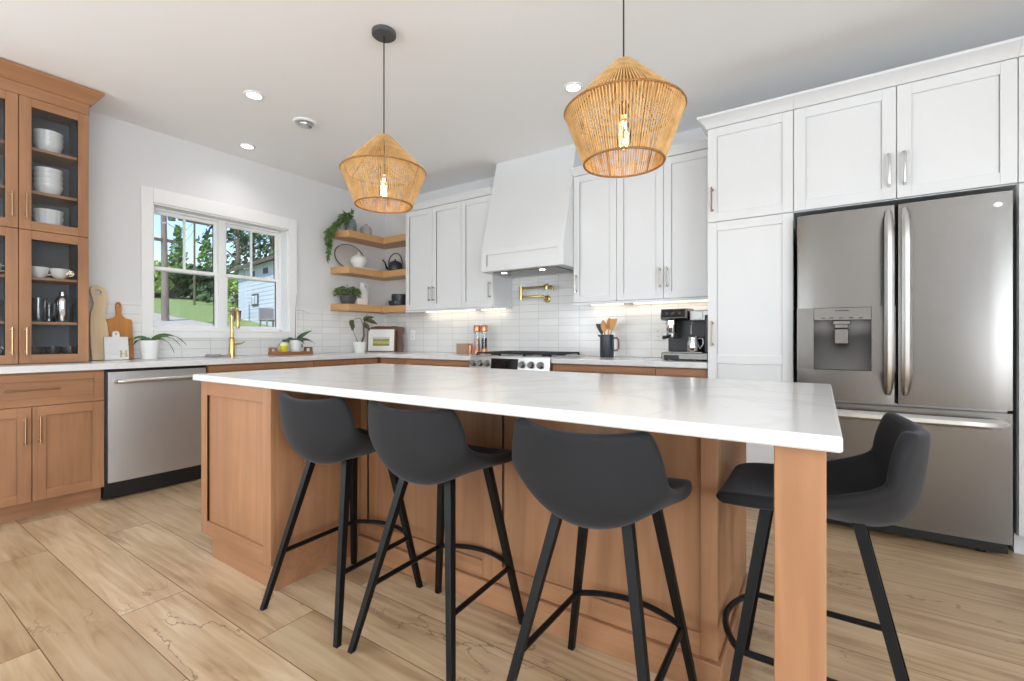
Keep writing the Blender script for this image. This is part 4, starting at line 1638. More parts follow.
for (y, lb) in ((-3.17, 'clear glass beer mug on the middle shelf of the lower glass door'), (-3.40, 'clear glass beer mug behind the other lower glass door')):
    if mug0 is None:
        t = thing('beer_mug', lb, 'mug', (.24, y, S3), 'clear glass beer mugs')
        MB().lathe([(0, 0), (.04, 0), (.042, .01), (.041, .16), (.037, .16), (.037, .016), (0, .016)], (.24, y, S3), 20).build('mug_body', M['cupglass'], t, merge=False)
        MB().tube([(.24, y + .041, S3 + .13), (.24, y + .073, S3 + .125), (.24, y + .078, S3 + .08), (.24, y + .07, S3 + .04), (.24, y + .041, S3 + .035)], .0075, 8).build('mug_handle', M['cupglass'], t)
        mug0 = t
    else:
        dup(mug0, (.24, y, S3), lb)
t = thing('cocktail_shaker', 'polished steel cocktail shaker behind the lower glass door', 'cocktail shaker', (.24, -3.052, S3))
MB().lathe([(0, 0), (.030, 0), (.033, .012), (.041, .135), (.041, .14), (0, .14)], (.24, -3.052, S3), 24).build('shaker_body', M['chrome'], t)
MB().lathe([(.042, .1402), (.042, .148), (.030, .172), (.021, .18), (0, .18)], (.24, -3.052, S3), 24).build('strainer_top', M['chrome'], t)
MB().lathe([(.020, .1802), (.021, .186), (.019, .208), (.010, .215), (0, .215)], (.24, -3.052, S3), 20).build('shaker_cap', M['chrome'], t)
tp = [(0, 0), (.030, 0), (.035, .13), (.0335, .13), (.029, .008), (0, .008)]
g0 = mk_lathe('highball_glass', tp, M['cupglass'], 'tall clear glass beside the steel cocktail shaker, nearer the wall end', 'glass', (.17, -3.012, S3), 'tall clear glasses', merge=False)
dup(g0, (.14, -3.10, S3), 'tall clear glass standing behind the steel cocktail shaker')
wp = [(0, 0), (.033, 0), (.036, .015), (.040, .075), (.0385, .075), (.034, .014), (0, .014)]
w0 = None
for (x, y, lb) in ((.25, -3.192, 'low clear tumbler at the bottom of the glass cabinet, nearest the divider'), (.25, -3.105, 'low clear tumbler at the bottom of the glass cabinet, second from the divider'),
                   (.255, -3.018, 'low clear tumbler at the bottom of the glass cabinet, nearest the wall end'), (.16, -3.12, 'low clear tumbler in the back row, behind the divider pair'),
                   (.16, -3.03, 'low clear tumbler in the back row at the wall end'), (.25, -3.34, 'low clear tumbler behind the other lower glass door')):
    if w0 is None:
        w0 = mk_lathe('tumbler', wp, M['cupglass'], lb, 'glass', (x, y, SB), 'low clear tumblers', merge=False)
    else:
        dup(w0, (x, y, SB), lb)

# ------------------------------------------------------------------ boards and plants by the window
Z = CTZ + .0008


def lean(o, x, y, ang, rz=0.0):
    o.location = (x, y, Z)
    o.rotation_euler = (0, -ang, rz)


def board_poly(kind):
    """outline in (y, z)"""
    p = []
    if kind == 'paddle':
        lft = [(-.052, 0), (-.056, .10), (-.056, .22), (-.053, .30), (-.047, .36), (-.034, .40), (-.028, .43), (-.036, .47), (-.045, .51), (-.044, .54), (-.030, .56), (-.005, .566)]
        rgt = [(.022, .56), (.040, .545), (.051, .515), (.053, .47), (.047, .42), (.033, .37), (.036, .33), (.044, .28), (.05, .2), (.05, .1), (.046, 0)]
        return lft + rgt
    if kind == 'teak':
        a = [(-.078, 0), (-.080, .29), (-.076, .312), (-.04, .322), (-.022, .338), (-.016, .36), (-.019, .395), (-.018, .43), (-.010, .449), (.003, .452)]
        return a + [(-x, z) for x, z in reversed(a[:-1])]
    a = [(-.073, 0), (-.073, .172), (-.071, .176), (-.023, .176), (-.022, .205), (-.018, .216), (-.010, .22)]
    return a + [(-x, z) for x, z in reversed(a)]


def board(name, kind, th, m, label, x, y, ang, hole=None, rz=0.0):
    mb = MB().prism(board_poly(kind), 'x', 0, th)
    o = mb.build(name, m, smooth=30)
    o['label'], o['category'] = label, 'cutting board'
    if hole:
        q = MB().lathe([(0, -.05), (hole[2], -.05), (hole[2], .08), (0, .08)], (0, hole[0], hole[1]), 20, axis='x')
        c = q.build('cutter', m)
        b = o.modifiers.new('hole', 'BOOLEAN')
        b.object = c
        b.operation = 'DIFFERENCE'
        b.solver = 'EXACT'
        dg = bpy.context.evaluated_depsgraph_get()
        me = bpy.data.meshes.new_from_object(o.evaluated_get(dg))
        o.modifiers.clear()
        o.data = me
        bpy.data.objects.remove(c)
    bv = o.modifiers.new('bevel', 'BEVEL')
    bv.width = .003
    bv.segments = 2
    bv.limit_method = 'ANGLE'
    o.location = (x, y, Z)
    o.rotation_euler = (0, -ang, rz)
    ORG[o.name] = Vector((0, 0, 0))
    return o


board('paddle_board', 'paddle', .022, wood('pale_maple_board', (218, 192, 156), 'z', .12), 'tall pale wooden paddle board with a round hole, leaning beside the display cabinet', .122, -2.820, .15, (-.002, .512, .021))
board('cutting_board', 'teak', .020, wood('striped_teak', (190, 126, 62), 'z', .3), 'orange-brown wooden cutting board with a handle, leaning behind the small marble board', .098, -2.692, .16, (0, .425, .009))
mo = board('marble_board', 'marble', .014, M['quartz'], 'small white marble board with a gold letter H, leaning in front of the wooden boards', .160, -2.735, .15, (0, .196, .0055))
q = MB()
for a, b_ in ((.018, .030), (.050, .062)):
    q.box(.0142, .0152, a - .002, b_ + .002, .022, .0275).box(.0142, .0152, a - .002, b_ + .002, .0645, .070).box(.0142, .0152, a + .002, b_ - .002, .0275, .0645)
q.box(.0142, .0152, .028, .052, .0435, .0485)
h = q.build('letter', M['brass'], mo)


def orchid(loc, label, r, h, seed, spike=False, n=7, ln=.17, lowr=.72, soil=True, dirs=None, leafm='leaf_dk'):
    rnd = random.Random(seed)
    x, y, z = loc
    t = thing('potted_orchid', label, 'plant', loc)
    MB().lathe([(0, 0), (r * lowr, 0), (r * lowr + .002, .003), (r, h), (r - .006, h), (r * .86, h - .02), (0, h - .02)], loc, 28).build('pot', M['ceramic_matte'], t)
    MB().lathe([(0, h - .0195), (r * .87, h - .0195), (r * .6, h - .006), (0, h - .003)], loc, 16).build('bark', M['soil'], t)
    dirs = dirs or [(2 * PI * k / n + rnd.uniform(-.3, .3), rnd.uniform(.5, 1.1), ln * rnd.uniform(.75, 1.1), rnd.uniform(1.1, 1.9)) for k in range(n)]
    for i, (a, el, l_, bend) in enumerate(dirs):
        MB().leaf((x + .008 * math.cos(a), y + .008 * math.sin(a), z + h - .012), (math.cos(a), math.sin(a), el), l_, .050, bend, .25, 9, roll=(-.75 if math.cos(a - 2.5) * 0 + math.sin(a) > 0 else .75)).build('leaf', M[leafm], t, smooth=80, solid=.0015)
    if spike:
        pts = [(x, y, z + h), (x - .004, y + .003, z + h + .16), (x - .003, y + .006, z + h + .30), (x, y + .012, z + h + .46)]
        MB().tube(pts, [.003, .0028, .0025, .001], 6).build('flower_spike', M['stem'], t)
        MB().tube([(x - .003, y + .006, z + h + .30), (x + .01, y + .06, z + h + .302), (x + .02, y + .13, z + h + .275)], [.0016, .0013, .0008], 5).build('flower_spike', M['stem'], t)
    return t


orchid((.17, -2.532, Z), 'orchid with arching strap leaves in a white pot beside the cutting boards', .070, .148, 4,
       dirs=[(-1.9, 2.0, .21, 3.0), (-1.35, 1.8, .18, 2.6), (1.2, 1.7, .24, 2.6), (1.6, 1.4, .30, 2.2), (.95, 1.5, .23, 3.3), (2.7, 1.2, .14, 2.0), (-2.6, 1.2, .15, 2.2)], leafm='leaf')

# faucet
t = thing('kitchen_faucet', 'brushed brass gooseneck kitchen faucet in front of the window', 'faucet', (.12, -1.893, Z))
fx, fy_ = .12, -1.893
MB().lathe([(0, 0), (.029, 0), (.029, .006), (.026, .010), (.0245, .155), (.022, .165), (.0145, .175), (0, .175)], (fx, fy_, Z), 22).build('column', M['brass'], t)
pts = []
for k in range(17):
    a = PI * k / 16
    pts.append((fx + .075 - .075 * math.cos(a), fy_ - .02 * (1 - math.cos(a)) * .5, Z + .365 + .075 * math.sin(a)))
MB().tube([(fx, fy_, Z + .17)] + pts + [(fx + .152, fy_ - .021, Z + .34)], .0135, 12).build('spout', M['brass'], t)
MB().lathe([(0, .252), (.016, .252), (.0185, .262), (.0175, .33), (.0145, .345), (0, .345)], (fx + .152, fy_ - .021, Z), 18).build('spray_head', M['brass'], t)
MB().tube([(fx, fy_ + .022, Z + .11), (fx, fy_ + .05, Z + .112), (fx + .01, fy_ + .085, Z + .118), (fx + .012, fy_ + .108, Z + .135)], [.012, .010, .006, .005], 10).build('lever', M['brass'], t)
# undermount sink seen only as a slot: rim on the worktop
t = thing('soap_dish', 'small polished steel dish beside the brass faucet', 'dish', (.15, -2.035, Z))
MB().lathe([(0, .001), (.045, .001), (.055, .014), (.0575, .024), (.0545, .024), (.050, .014), (0, .006)], (.15, -2.065, Z), 24).build('dish', M['chrome'], t)
MB().lathe([(0, .0012), (.03, .0012), (.034, .012), (.03, .018), (0, .016)], (.155, -1.972, Z), 20).build('stopper', M['chrome'], t)

# tray with orchid, soap bottle, scrub brush
t = thing('wooden_tray', 'small wooden tray with cut-out handles beside the window end', 'tray', (.2, -1.373, Z))
TW = wood('acacia_tray', (150, 104, 70), 'y', .25)
y0, y1 = -1.562, -1.183
MB().box(.12, .28, y0, y1, Z, Z + .010, .002).box(.12, .130, y0, y1, Z + .010, Z + .032, .002).box(.270, .28, y0, y1, Z + .010, Z + .032, .002).build('tray_base', TW, t)
for q in (y0, y1 - .012):
    mb = MB().box(.1305, .2695, q, q + .012, Z + .0105, Z + .030).box(.1305, .165, q, q + .012, Z + .0305, Z + .062).box(.235, .2695, q, q + .012, Z + .0305, Z + .062).box(.1305, .2695, q, q + .012, Z + .0625, Z + .074, .002)
    mb.build('tray_handle', TW, t)
ZT = Z + .0105
orchid((.195, -1.325, ZT), 'leggy orchid with a bare flower spike in a white pot standing in the wooden tray', .062, .135, 9, True,
       dirs=[(-1.75, .5, .19, 1.5), (-1.3, 1.0, .15, 1.6), (1.5, .55, .22, 1.2), (1.2, 1.3, .19, .7), (2.0, .35, .14, 1.9), (.2, 1.0, .13, 2.0), (3.2, .9, .12, 1.8)])
t = thing('soap_bottle', 'clear bottle of yellow dish soap with a black cap in the wooden tray', 'bottle', (.215, -1.457, ZT))
YL = mat('yellow_liquid_soap', (226, 214, 40), .15, noise=.05, coat=.4)
mb = MB()
mb.lathe([(0, 0), (.034, 0), (.038, .006), (.038, .082), (0, .082)], (.215, -1.457, ZT), 22, sx=.7)
mb.build('soap', YL, t)
MB().lathe([(.038, .0822), (.037, .095), (.026, .112), (.014, .118), (0, .118)], (.215, -1.457, ZT), 22, sx=.7).build('bottle_shoulder', mat('pale_soap_plastic', (236, 234, 190), .15), t)
MB().lathe([(0, .1182), (.014, .1182), (.014, .134), (.011, .14), (0, .14)], (.215, -1.457, ZT), 16).build('cap', M['black'], t)
t = thing('scrub_brush', 'round scrub brush with a pink wooden top in the wooden tray', 'brush', (.20, -1.525, ZT))
MB().lathe([(0, 0), (.020, 0), (.023, .018), (0, .018)], (.20, -1.523, ZT), 16).build('bristles', M['ceramic_matte'], t)
MB().lathe([(0, .0182), (.025, .0182), (.026, .028), (.014, .04), (.011, .048), (.013, .058), (.008, .066), (0, .068)], (.20, -1.523, ZT), 18).build('brush_top', mat('pinkish_beech', (226, 178, 150), .5, noise=.05), t)

# ------------------------------------------------------------------ corner of the worktop
cx, cy = .285, -.612
t = thing('potted_plant', 'leggy plant with a few olive leaves in a white pot below the corner shelves', 'plant', (cx, cy, Z))
MB().lathe([(0, 0), (.052, 0), (.055, .004), (.073, .118), (.075, .122), (.070, .122), (.064, .10), (0, .10)], (cx, cy, Z), 26).build('pot', M['ceramic_matte'], t)
MB().lathe([(0, .1005), (.064, .1005), (.03, .108), (0, .108)], (cx, cy, Z), 14).build('soil', M['soil'], t)
mb = MB()
mb.tube([(cx, cy + .02, Z + .105), (cx + .005, cy + .05, Z + .19), (cx, cy + .05, Z + .30), (cx - .01, cy + .07, Z + .37)], [.011, .010, .009, .006], 8)
mb.tube([(cx, cy + .05, Z + .30), (cx + .01, cy + .0, Z + .385), (cx + .01, cy - .07, Z + .38), (cx, cy - .11, Z + .345)], [.004, .003, .003, .002], 6)
mb.tube([(cx, cy - .02, Z + .105), (cx + .01, cy - .09, Z + .22), (cx + .01, cy - .10, Z + .30), (cx, cy - .075, Z + .34)], [.003, .0028, .0025, .002], 6)
mb.build('stem', M['stem'], t)
for (dy, dz, ay, az, ax, l_, w_) in ((.07, .37, .9, .55, .1, .13, .07), (.07, .37, .9, -.05, .5, .15, .07), (.05, .34, .6, -.8, .5, .12, .075), (.06, .36, .1, .6, .5, .09, .06), (.07, .37, .5, .9, -.2, .10, .06),
                                     (.06, .33, .9, -.5, -.2, .11, .06), (-.11, .345, -.25, -.9, .4, .11, .075), (-.09, .36, -.7, -.5, .1, .08, .05)):
    MB().leaf((cx, cy + dy, Z + dz), (ax, ay, az), l_, w_, .5, .2, 6, roll=.7).build('leaf', M['leaf_var'], t, smooth=80, solid=.0015)
# framed picture across the corner with a dark board behind it
def tilt(o, loc, rz, back):
    o.location = loc
    o.rotation_euler = (back, 0, rz)


t = thing('framed_picture', 'small framed landscape print with a wide white mount leaning in the worktop corner', 'picture', (0, 0, 0))
W2, HH = .168, .285
FW = wood('walnut_frame', (120, 84, 58), 'x', .25)
MB().box(-W2, W2, 0, .016, 0, .014, .002).box(-W2, W2, 0, .016, HH - .014, HH, .002).box(-W2, -W2 + .014, 0, .016, .0142, HH - .0142, .002).box(W2 - .014, W2, 0, .016, .0142, HH - .0142, .002).build('frame', FW, t)
MB().box(-W2 + .013, W2 - .013, .006, .012, .013, HH - .013).build('mount', M['ceramic_matte'], t)
pm = bpy.data.materials.new('meadow_print')
pm.use_nodes = True
nt = pm.node_tree
tc = nt.nodes.new('ShaderNodeTexCoord')
sx_ = nt.nodes.new('ShaderNodeSeparateXYZ')
no = nt.nodes.new('ShaderNodeTexNoise')
no.inputs['Scale'].default_value = 22
ma = nt.nodes.new('ShaderNodeMath')
ma.operation = 'MULTIPLY_ADD'
ma.inputs[1].default_value = .035
mr = nt.nodes.new('ShaderNodeMapRange')
mr.inputs['From Min'].default_value = .10
mr.inputs['From Max'].default_value = .19
rp = nt.nodes.new('ShaderNodeValToRGB')
e = rp.color_ramp.elements
e[0].position, e[0].color = 0, lin((120, 124, 62))
e[1].position, e[1].color = 1, lin((206, 206, 190))
for p_, c_ in ((.35, (196, 190, 112)), (.6, (150, 152, 84)), (.72, (92, 96, 62)), (.8, (190, 192, 178))):
    k = rp.color_ramp.elements.new(p_)
    k.color = lin(c_)
nt.links.new(tc.outputs['Object'], sx_.inputs[0])
nt.links.new(tc.outputs['Object'], no.inputs[0])
nt.links.new(no.outputs[0], ma.inputs[0])
nt.links.new(sx_.outputs['Z'], ma.inputs[2])
nt.links.new(ma.outputs[0], mr.inputs[0])
nt.links.new(mr.outputs[0], rp.inputs[0])
nt.links.new(rp.outputs[0], nt.nodes['Principled BSDF'].inputs['Base Color'])
MB().box(-.098, .098, .0045, .0058, .075, .180).build('print', pm, t)
tilt(t, (.252, -.290, Z), .588, -.12)
t = thing('live_edge_board', 'dark brown live-edge serving board standing behind the framed picture', 'board', (0, 0, 0))
DW = wood('dark_walnut', (96, 60, 40), 'z', .35)
pl = [(-.19, 0), (-.194, .1), (-.188, .2), (-.19, .30), (-.1, .312), (0, .308), (.1, .312), (.205, .30), (.212, .26), (.196, .2), (.204, .12), (.212, .06), (.205, 0)]
MB().prism(pl, 'y', 0, .02).build('board', DW, t)
tilt(t, (.255, -.218, Z), .588, -.13)

# ------------------------------------------------------------------ back worktop
o = solo(MB().box(1.318, 1.478, -.17, -.10, Z, Z + .108, .004), 'recipe_box', wood('limed_oak_box', (176, 148, 122), 'x', .12), 'pale wooden recipe box on the back worktop beside the copper grinders', 'box', (1.4, -.135, Z))


def grinder(x, y, label, m):
    t = thing('spice_grinder', label, 'grinder', (x, y, Z), 'copper-topped grinders')
    MB().lathe([(0, 0), (.034, 0), (.034, .055), (.032, .058), (0, .058)], (x, y, Z), 22).build('base', M['copper'], t)
    MB().lathe([(0, .0582), (.026, .0582), (.026, .165), (0, .165)], (x, y, Z), 20).build('contents', m, t)
    MB().lathe([(.031, .0582), (.031, .228)], (x, y, Z), 22).build('tube', M['cupglass'], t, merge=False)
    MB().lathe([(0, .2282), (.036, .2282), (.037, .232), (.037, .292), (.034, .298), (0, .3)], (x, y, Z), 24).build('top', M['copper'], t)
    return t


grinder(1.626, -.20, 'copper-topped clear grinder filled with pink salt, nearer the recipe box', mat('pink_rock_salt', (232, 176, 150), .8, noise=.2, nscale=120, bump=.4))
grinder(1.705, -.18, 'copper-topped clear grinder filled with black peppercorns, nearer the range', mat('peppercorns', (44, 44, 46), .8, noise=.4, nscale=150, bump=.5))
t = thing('measuring_cup', 'little copper measuring cup in front of the grinders', 'cup', (1.553, -.225, Z))
MB().lathe([(0, 0), (.018, 0), (.024, .05), (.0245, .085), (.0225, .085), (.021, .05), (0, .004)], (1.553, -.225, Z), 20).build('cup_body', M['copper'], t)
MB().tube([(1.575, -.225, Z + .078), (1.585, -.225, Z + .10), (1.578, -.225, Z + .118)], .004, 8).build('cup_handle', M['copper'], t)

# utensil jug
jx, jy = 3.048, -.20
t = thing('utensil_jug', 'dark slate jug holding wooden spoons on the back worktop', 'jug', (jx, jy, Z))
mb = MB().lathe([(0, 0), (.056, 0), (.060, .006), (.060, .17), (.058, .196), (.0535, .196), (.055, .17), (.055, .012), (0, .012)], (jx, jy, Z), 28)
mb.prism([(jx - .054, Z + .165), (jx - .082, Z + .19), (jx - .078, Z + .196), (jx - .05, Z + .192)], 'y', jy - .012, jy + .012)
mb.build('jug_body', M['ceramic_black'], t)
MB().tube([(jx + .058, jy, Z + .165), (jx + .088, jy, Z + .168), (jx + .104, jy, Z + .15), (jx + .105, jy, Z + .08), (jx + .09, jy, Z + .06), (jx + .058, jy, Z + .058)], .0085, 8).build('jug_handle', mat('tan_jug_handle', (122, 96, 82), .5, noise=.1), t)
UW = wood('utensil_beech', (214, 160, 92), 'z', .15)


def utensil(dx, dy, tx, tz, kind, m, label, cat='spoon'):
    p0 = Vector((jx + dx * .3, jy + dy * .3, Z + .016))
    p1 = Vector((jx + tx, jy + dy * 1.6, Z + tz))
    d = (p1 - p0)
    mb = MB()
    e = p0 + d * .70
    mb.tube([p0, e, p0 + d * .74], [.006, .0065, .007], 8)
    n = 9
    side = Vector((1, 0, 0))
    vs = []
    L_ = d * .32
    w = .026 if kind == 'spoon' else .03
    for i in range(n + 1):
        u = i / n
        if kind == 'spoon':
            r = w * math.sin(PI * min(1, .12 + .88 * u)) ** .6 if u < 1 else .004
        else:
            r = .012 + (w - .012) * min(1, u * 1.6)
        c = e + L_ * u
        dep = .008 * math.sin(PI * u) if kind == 'spoon' else 0
        for s_, q in ((-1, 0), (-.5, 1), (0, 1.3), (.5, 1), (1, 0)):
            vs.append(c + side * r * s_ + Vector((0, dep * q, 0)))
    fs = [(i * 5 + k, i * 5 + k + 1, i * 5 + k + 6, i * 5 + k + 5) for i in range(n) for k in range(4)]
    back = [v + Vector((0, .004, 0)) for v in vs]
    N_ = len(vs)
    mb.add(vs + back, fs + [tuple(N_ + i for i in f) for f in fs] + [(k, k + 1, N_ + k + 1, N_ + k) for k in range(4)] + [(n * 5 + k, n * 5 + k + 1, N_ + n * 5 + k + 1, N_ + n * 5 + k) for k in range(4)]
           + [(i * 5 + z_, i * 5 + 5 + z_, N_ + i * 5 + 5 + z_, N_ + i * 5 + z_) for i in range(n) for z_ in (0, 4)])
    o = mb.build(kind, m, smooth=50)
    o['label'], o['category'], o['group'] = label, cat, 'utensils in the slate jug'


utensil(.02, -.010, -.030, .315, 'spoon', UW, 'wooden spoon standing in the slate jug, leaning towards the range')
utensil(.0, .012, .015, .335, 'spoon', UW, 'tallest wooden spoon standing upright in the middle of the slate jug')
utensil(-.02, -.004, .066, .325, 'spatula', UW, 'flat wooden spatula in the slate jug, leaning towards the handle', 'spatula')
utensil(.03, .004, -.075, .285, 'spatula', M['black'], 'black spatula in the slate jug, leaning out over the spout', 'spatula')

# outlets
def outlet(wall, u, z, label):
    k = ('B', -.0112) if wall == 'B' else ('L', .0112)
    c = fp(k, u, 0, z)
    t = thing('wall_outlet', label, 'outlet', c, 'white wall outlets')
    mb = MB()
    fb(mb, k, u - .036, u + .036, 0, .005, z - .058, z + .058, .002)
    mb.build('cover_plate', M['trim'], t)
    for dz in (-.022, .022):
        mb = MB()
        fb(mb, k, u - .016, u + .016, .0052, .0065, z + dz - .014, z + dz + .014, .0005)
        f_ = mb.build('socket_face', M['ceramic'], t)
        for du in (-.006, .006):
            mb = MB()
            fb(mb, k, u + du - .001, u + du + .001, .0066, .0069, z + dz - .004, z + dz + .005)
            mb.build('slot', M['black'], f_)


outlet('B', 3.432, 1.13, 'white double outlet on the tiles beside the espresso machine')
outlet('B', .50, 1.13, 'white double outlet on the tiles behind the dark serving board')

# ------------------------------------------------------------------ espresso machine
ex, ey = 3.74, -.30
x0, x1 = 3.585, 3.915
yf, yb = -.455, -.135
ER = .10
t = thing('espresso_machine', 'stainless espresso machine with a black control head in the worktop corner by the tall cabinet', 'espresso machine', (3.75, -.29, 0))
t.location = (3.75, -.29, Z)
ORG[t.name] = Vector((3.75, -.29, Z))
MB().box(x0, x1, yb - .13, yb, Z + .06, Z + .36, .008).box(x1 - .03, x1, yf + .04, yb - .13, Z + .06, Z + .335, .006).build('rear_body', M['black'], t)
MB().box(x0, x1, yf, yb, Z + .006, Z + .058, .006).build('base', M['steel'], t)
MB().box(x0 + .02, x0 + .13, yf - .004, yf + .003, Z + .012, Z + .04, .002).build('drip_tray_front', M['black'], t)
MB().box(x0 + .01, x1 - .04, yf + .01, yb - .14, Z + .0585, Z + .063).build('drip_grid', M['steel_dark'], t)
mb = MB()
mb.prism([(yf + .03, Z + .30), (yf - .002, Z + .315), (yf + .012, Z + .385), (yb - .10, Z + .392), (yb - .10, Z + .30)], 'x', x0 - .005, x0 + .185)
mb.build('control_head', M['steel'], t)
mb = MB()
mb.prism([(yf - .006, Z + .322), (yf + .008, Z + .380), (yf + .012, Z + .380), (yf, Z + .322)], 'x', x0 + .003, x0 + .172)
cpn = mb.build('control_panel', M['blackglass'], t)
for k in range(3):
    MB().lathe([(0, .0), (.012, .0), (.012, -.006), (0, -.007)], (x0 + .045 + .045 * k, yf - .003, Z + .35), 14, axis='y').build('dial', M['black'], cpn)
MB().box(x0 + .19, x1 - .002, yf + .06, yb - .02, Z + .295, Z + .372, .006).build('hopper_housing', M['steel_dark'], t)
MB().box(x0 + .205, x1 - .045, yf + .054, yf + .059, Z + .306, Z + .362, .002).build('side_screen', M['steel_dark'], t)
MB().lathe([(0, .205), (.030, .205), (.036, .215), (.036, .262), (.042, .268), (.042, .299), (0, .299)], (x0 + .055, yf + .075, Z), 22).build('group_head', M['chrome'], t)
pf = MB().lathe([(0, .165), (.026, .165), (.036, .175), (.036, .204), (0, .204)], (x0 + .055, yf + .075, Z), 20).build('portafilter', M['steel_dark'], t)
MB().tube([(x0 + .055, yf + .045, Z + .186), (x0 + .05, yf - .015, Z + .178), (x0 + .045, yf - .085, Z + .170)], [.010, .013, .015], 10).build('portafilter_handle', M['black'], pf)
MB().tube([(x0 + .205, yf + .075, Z + .295), (x0 + .205, yf + .06, Z + .26), (x0 + .205, yf + .05, Z + .195)], .005, 8).build('steam_wand', M['chrome'], t)
for q in (x0 + .03, x1 - .03):
    MB().lathe([(0, 0), (.014, 0), (.014, .006), (0, .006)], (q, yf + .03, Z), 12).build('foot', M['black'], t)
t = thing('milk_jug', 'steel milk jug standing on the espresso machine\'s drip tray', 'jug', (x0 + .215, yf + .085, Z + .0635))
jx2, jy2, jz2 = x0 + .215, yf + .085, Z + .0635
mb = MB().lathe([(0, 0), (.046, 0), (.048, .005), (.046, .06), (.038, .095), (.040, .112), (.038, .112), (.035, .095), (.043, .06), (.043, .006), (0, .006)], (jx2, jy2, jz2), 26)
mb.build('jug_body', M['chrome'], t)
MB().tube([(jx2 + .038, jy2 - .01, jz2 + .10), (jx2 + .068, jy2 - .02, jz2 + .098), (jx2 + .074, jy2 - .02, jz2 + .06), (jx2 + .046, jy2 - .01, jz2 + .025)], .0045, 8).build('jug_handle', M['chrome'], t)

# ------------------------------------------------------------------ things on the corner shelves
zt = SZ['top'][1] + .0008
zm_ = SZ['middle'][1] + .0008
zb_ = SZ['bottom'][1] + .0008
px0, py0 = .11, -.60
t = thing('trailing_plant', 'trailing green plant in a tall grey-green pot on the top corner shelf', 'plant', (px0, py0, zt))
MB().lathe([(0, 0), (.05, 0), (.062, .03), (.066, .09), (.05, .15), (.040, .165), (.036, .165), (.045, .15), (.06, .09), (.055, .03), (0, .008)], (px0, py0, zt), 24).build('pot', mat('grey_green_glazed_pot', (120, 134, 126), .25, noise=.3, nscale=24), t)
rnd = random.Random(21)
st = MB()
lf = MB()
k = 0
vines = []
for i in range(13):
    a = rnd.uniform(-PI, PI)
    if i < 8:
        # over the shelf end, hanging down
        ye = -.80 - rnd.uniform(.02, .09)
        xe = rnd.uniform(.03, .20)
        dn = rnd.uniform(.06, .34)
        pts = [(px0, py0, zt + .16), (px0 + (xe - px0) * .4, py0 - .08, zt + .15 + rnd.uniform(0, .03)), (xe, ye + .06, zt + .05), (xe, ye, zt - .02), (xe + .01, ye - .015, zt - .02 - dn * .5), (xe, ye - .01, zt - .02 - dn)]
    elif i < 11:
        ye = py0 - rnd.uniform(.06, .2)
        pts = [(px0, py0, zt + .16), (px0 + .02, (py0 + ye) / 2, zt + .22), (px0 + .05, ye, zt + .12 + rnd.uniform(-.02, .08)), (px0 + .07, ye - .04, zt + .05)]
    else:
        pts = [(px0, py0, zt + .16), (px0 + .01, py0 + .0, zt + .24), (px0 + .02, py0 + .02 * (i - 11), zt + .285)]
    vines.append(pts)
for pts in vines:
    P_ = [Vector(p) for p in pts]
    st.tube(P_, .0017, 5)
    for j in range(len(P_) - 1):
        n = max(2, int((P_[j + 1] - P_[j]).length / .013))
        for q in range(n):
            c = P_[j].lerp(P_[j + 1], q / n)
            for s_ in range(2):
                dv = Vector((rnd.uniform(-.3, 1), rnd.uniform(-1, 1), rnd.uniform(-.6, .7)))
                lf.leaf(c, dv, rnd.uniform(.030, .050), rnd.uniform(.018, .026), .8, .2, 3, roll=rnd.uniform(-1.2, 1.2))
st.build('stem', M['leaf_dk'], t)
lf.build('leaves', M['leaf_lt'], t, smooth=80, merge=False)
t = thing('bottle_vase', 'stout grey vase with a small stopper on the top corner shelf', 'vase', (.13, -.405, zt))
MB().lathe([(0, 0), (.062, 0), (.067, .006), (.066, .085), (.05, .112), (.03, .12), (.026, .126), (.022, .126), (.022, .118), (0, .118)], (.13, -.405, zt), 26).build('vase_body', M['ceramic_grey'], t)
MB().lathe([(0, .1185), (.02, .1185), (.021, .14), (.015, .146), (0, .147)], (.13, -.405, zt), 18).build('stopper', M['ceramic_grey'], t)
# middle shelf
t = thing('oval_platter', 'large oval grey platter with a dark rim on the middle corner shelf', 'plate', (.06, -.545, zm_))
PR = .148
MB().lathe([(0, 0), (PR - .008, 0), (PR - .008, .006), (0, .004)], (0, 0, 0), 44, axis='x', sx=1.38).build('plate_face', mat('smoky_plate', (196, 192, 190), .25, noise=.06, nscale=6), t)
for ch in t.children:
    ch.location = (0, 0, 0)
ring = [(0.004, math.cos(2 * PI * i / 60) * (PR * 1.38 - .004), math.sin(2 * PI * i / 60) * (PR - .004)) for i in range(61)]
ro = MB().tube(ring, .0052, 6, caps=False).build('rim', M['stone_dark'], t)
for ch in t.children:
    me = ch.data
    for v in me.vertices:
        v.co += (Vector((0, 0, PR + .001)) if ch.name.startswith('plate_face') else Vector((.06, -.545, zm_ + PR + .001)))
for ch in t.children:
    if ch.name.startswith('plate_face'):
        for v in ch.data.vertices:
            v.co += Vector((.06, -.545, zm_))
t.location = (.055, -.56, zm_ + .0008)
t.rotation_euler = (0, -.15, 0)
o = solo(MB().box(.085, .205, -.60, -.28, zm_, zm_ + .022, .003), 'book', M['ceramic_matte'], 'flat white book lying under the round white jar', 'book', (.14, -.43, zm_))
t = thing('lidded_jar', 'round white lidded jar standing on the flat white book', 'jar', (.145, -.52, zm_ + .0225))
jz = zm_ + .0228
MB().lathe([(0, 0), (.05, 0), (.078, .022), (.094, .06), (.090, .095), (.062, .128), (.034, .137), (0, .137)], (.145, -.52, jz), 30).build('jar_body', M['ceramic'], t)
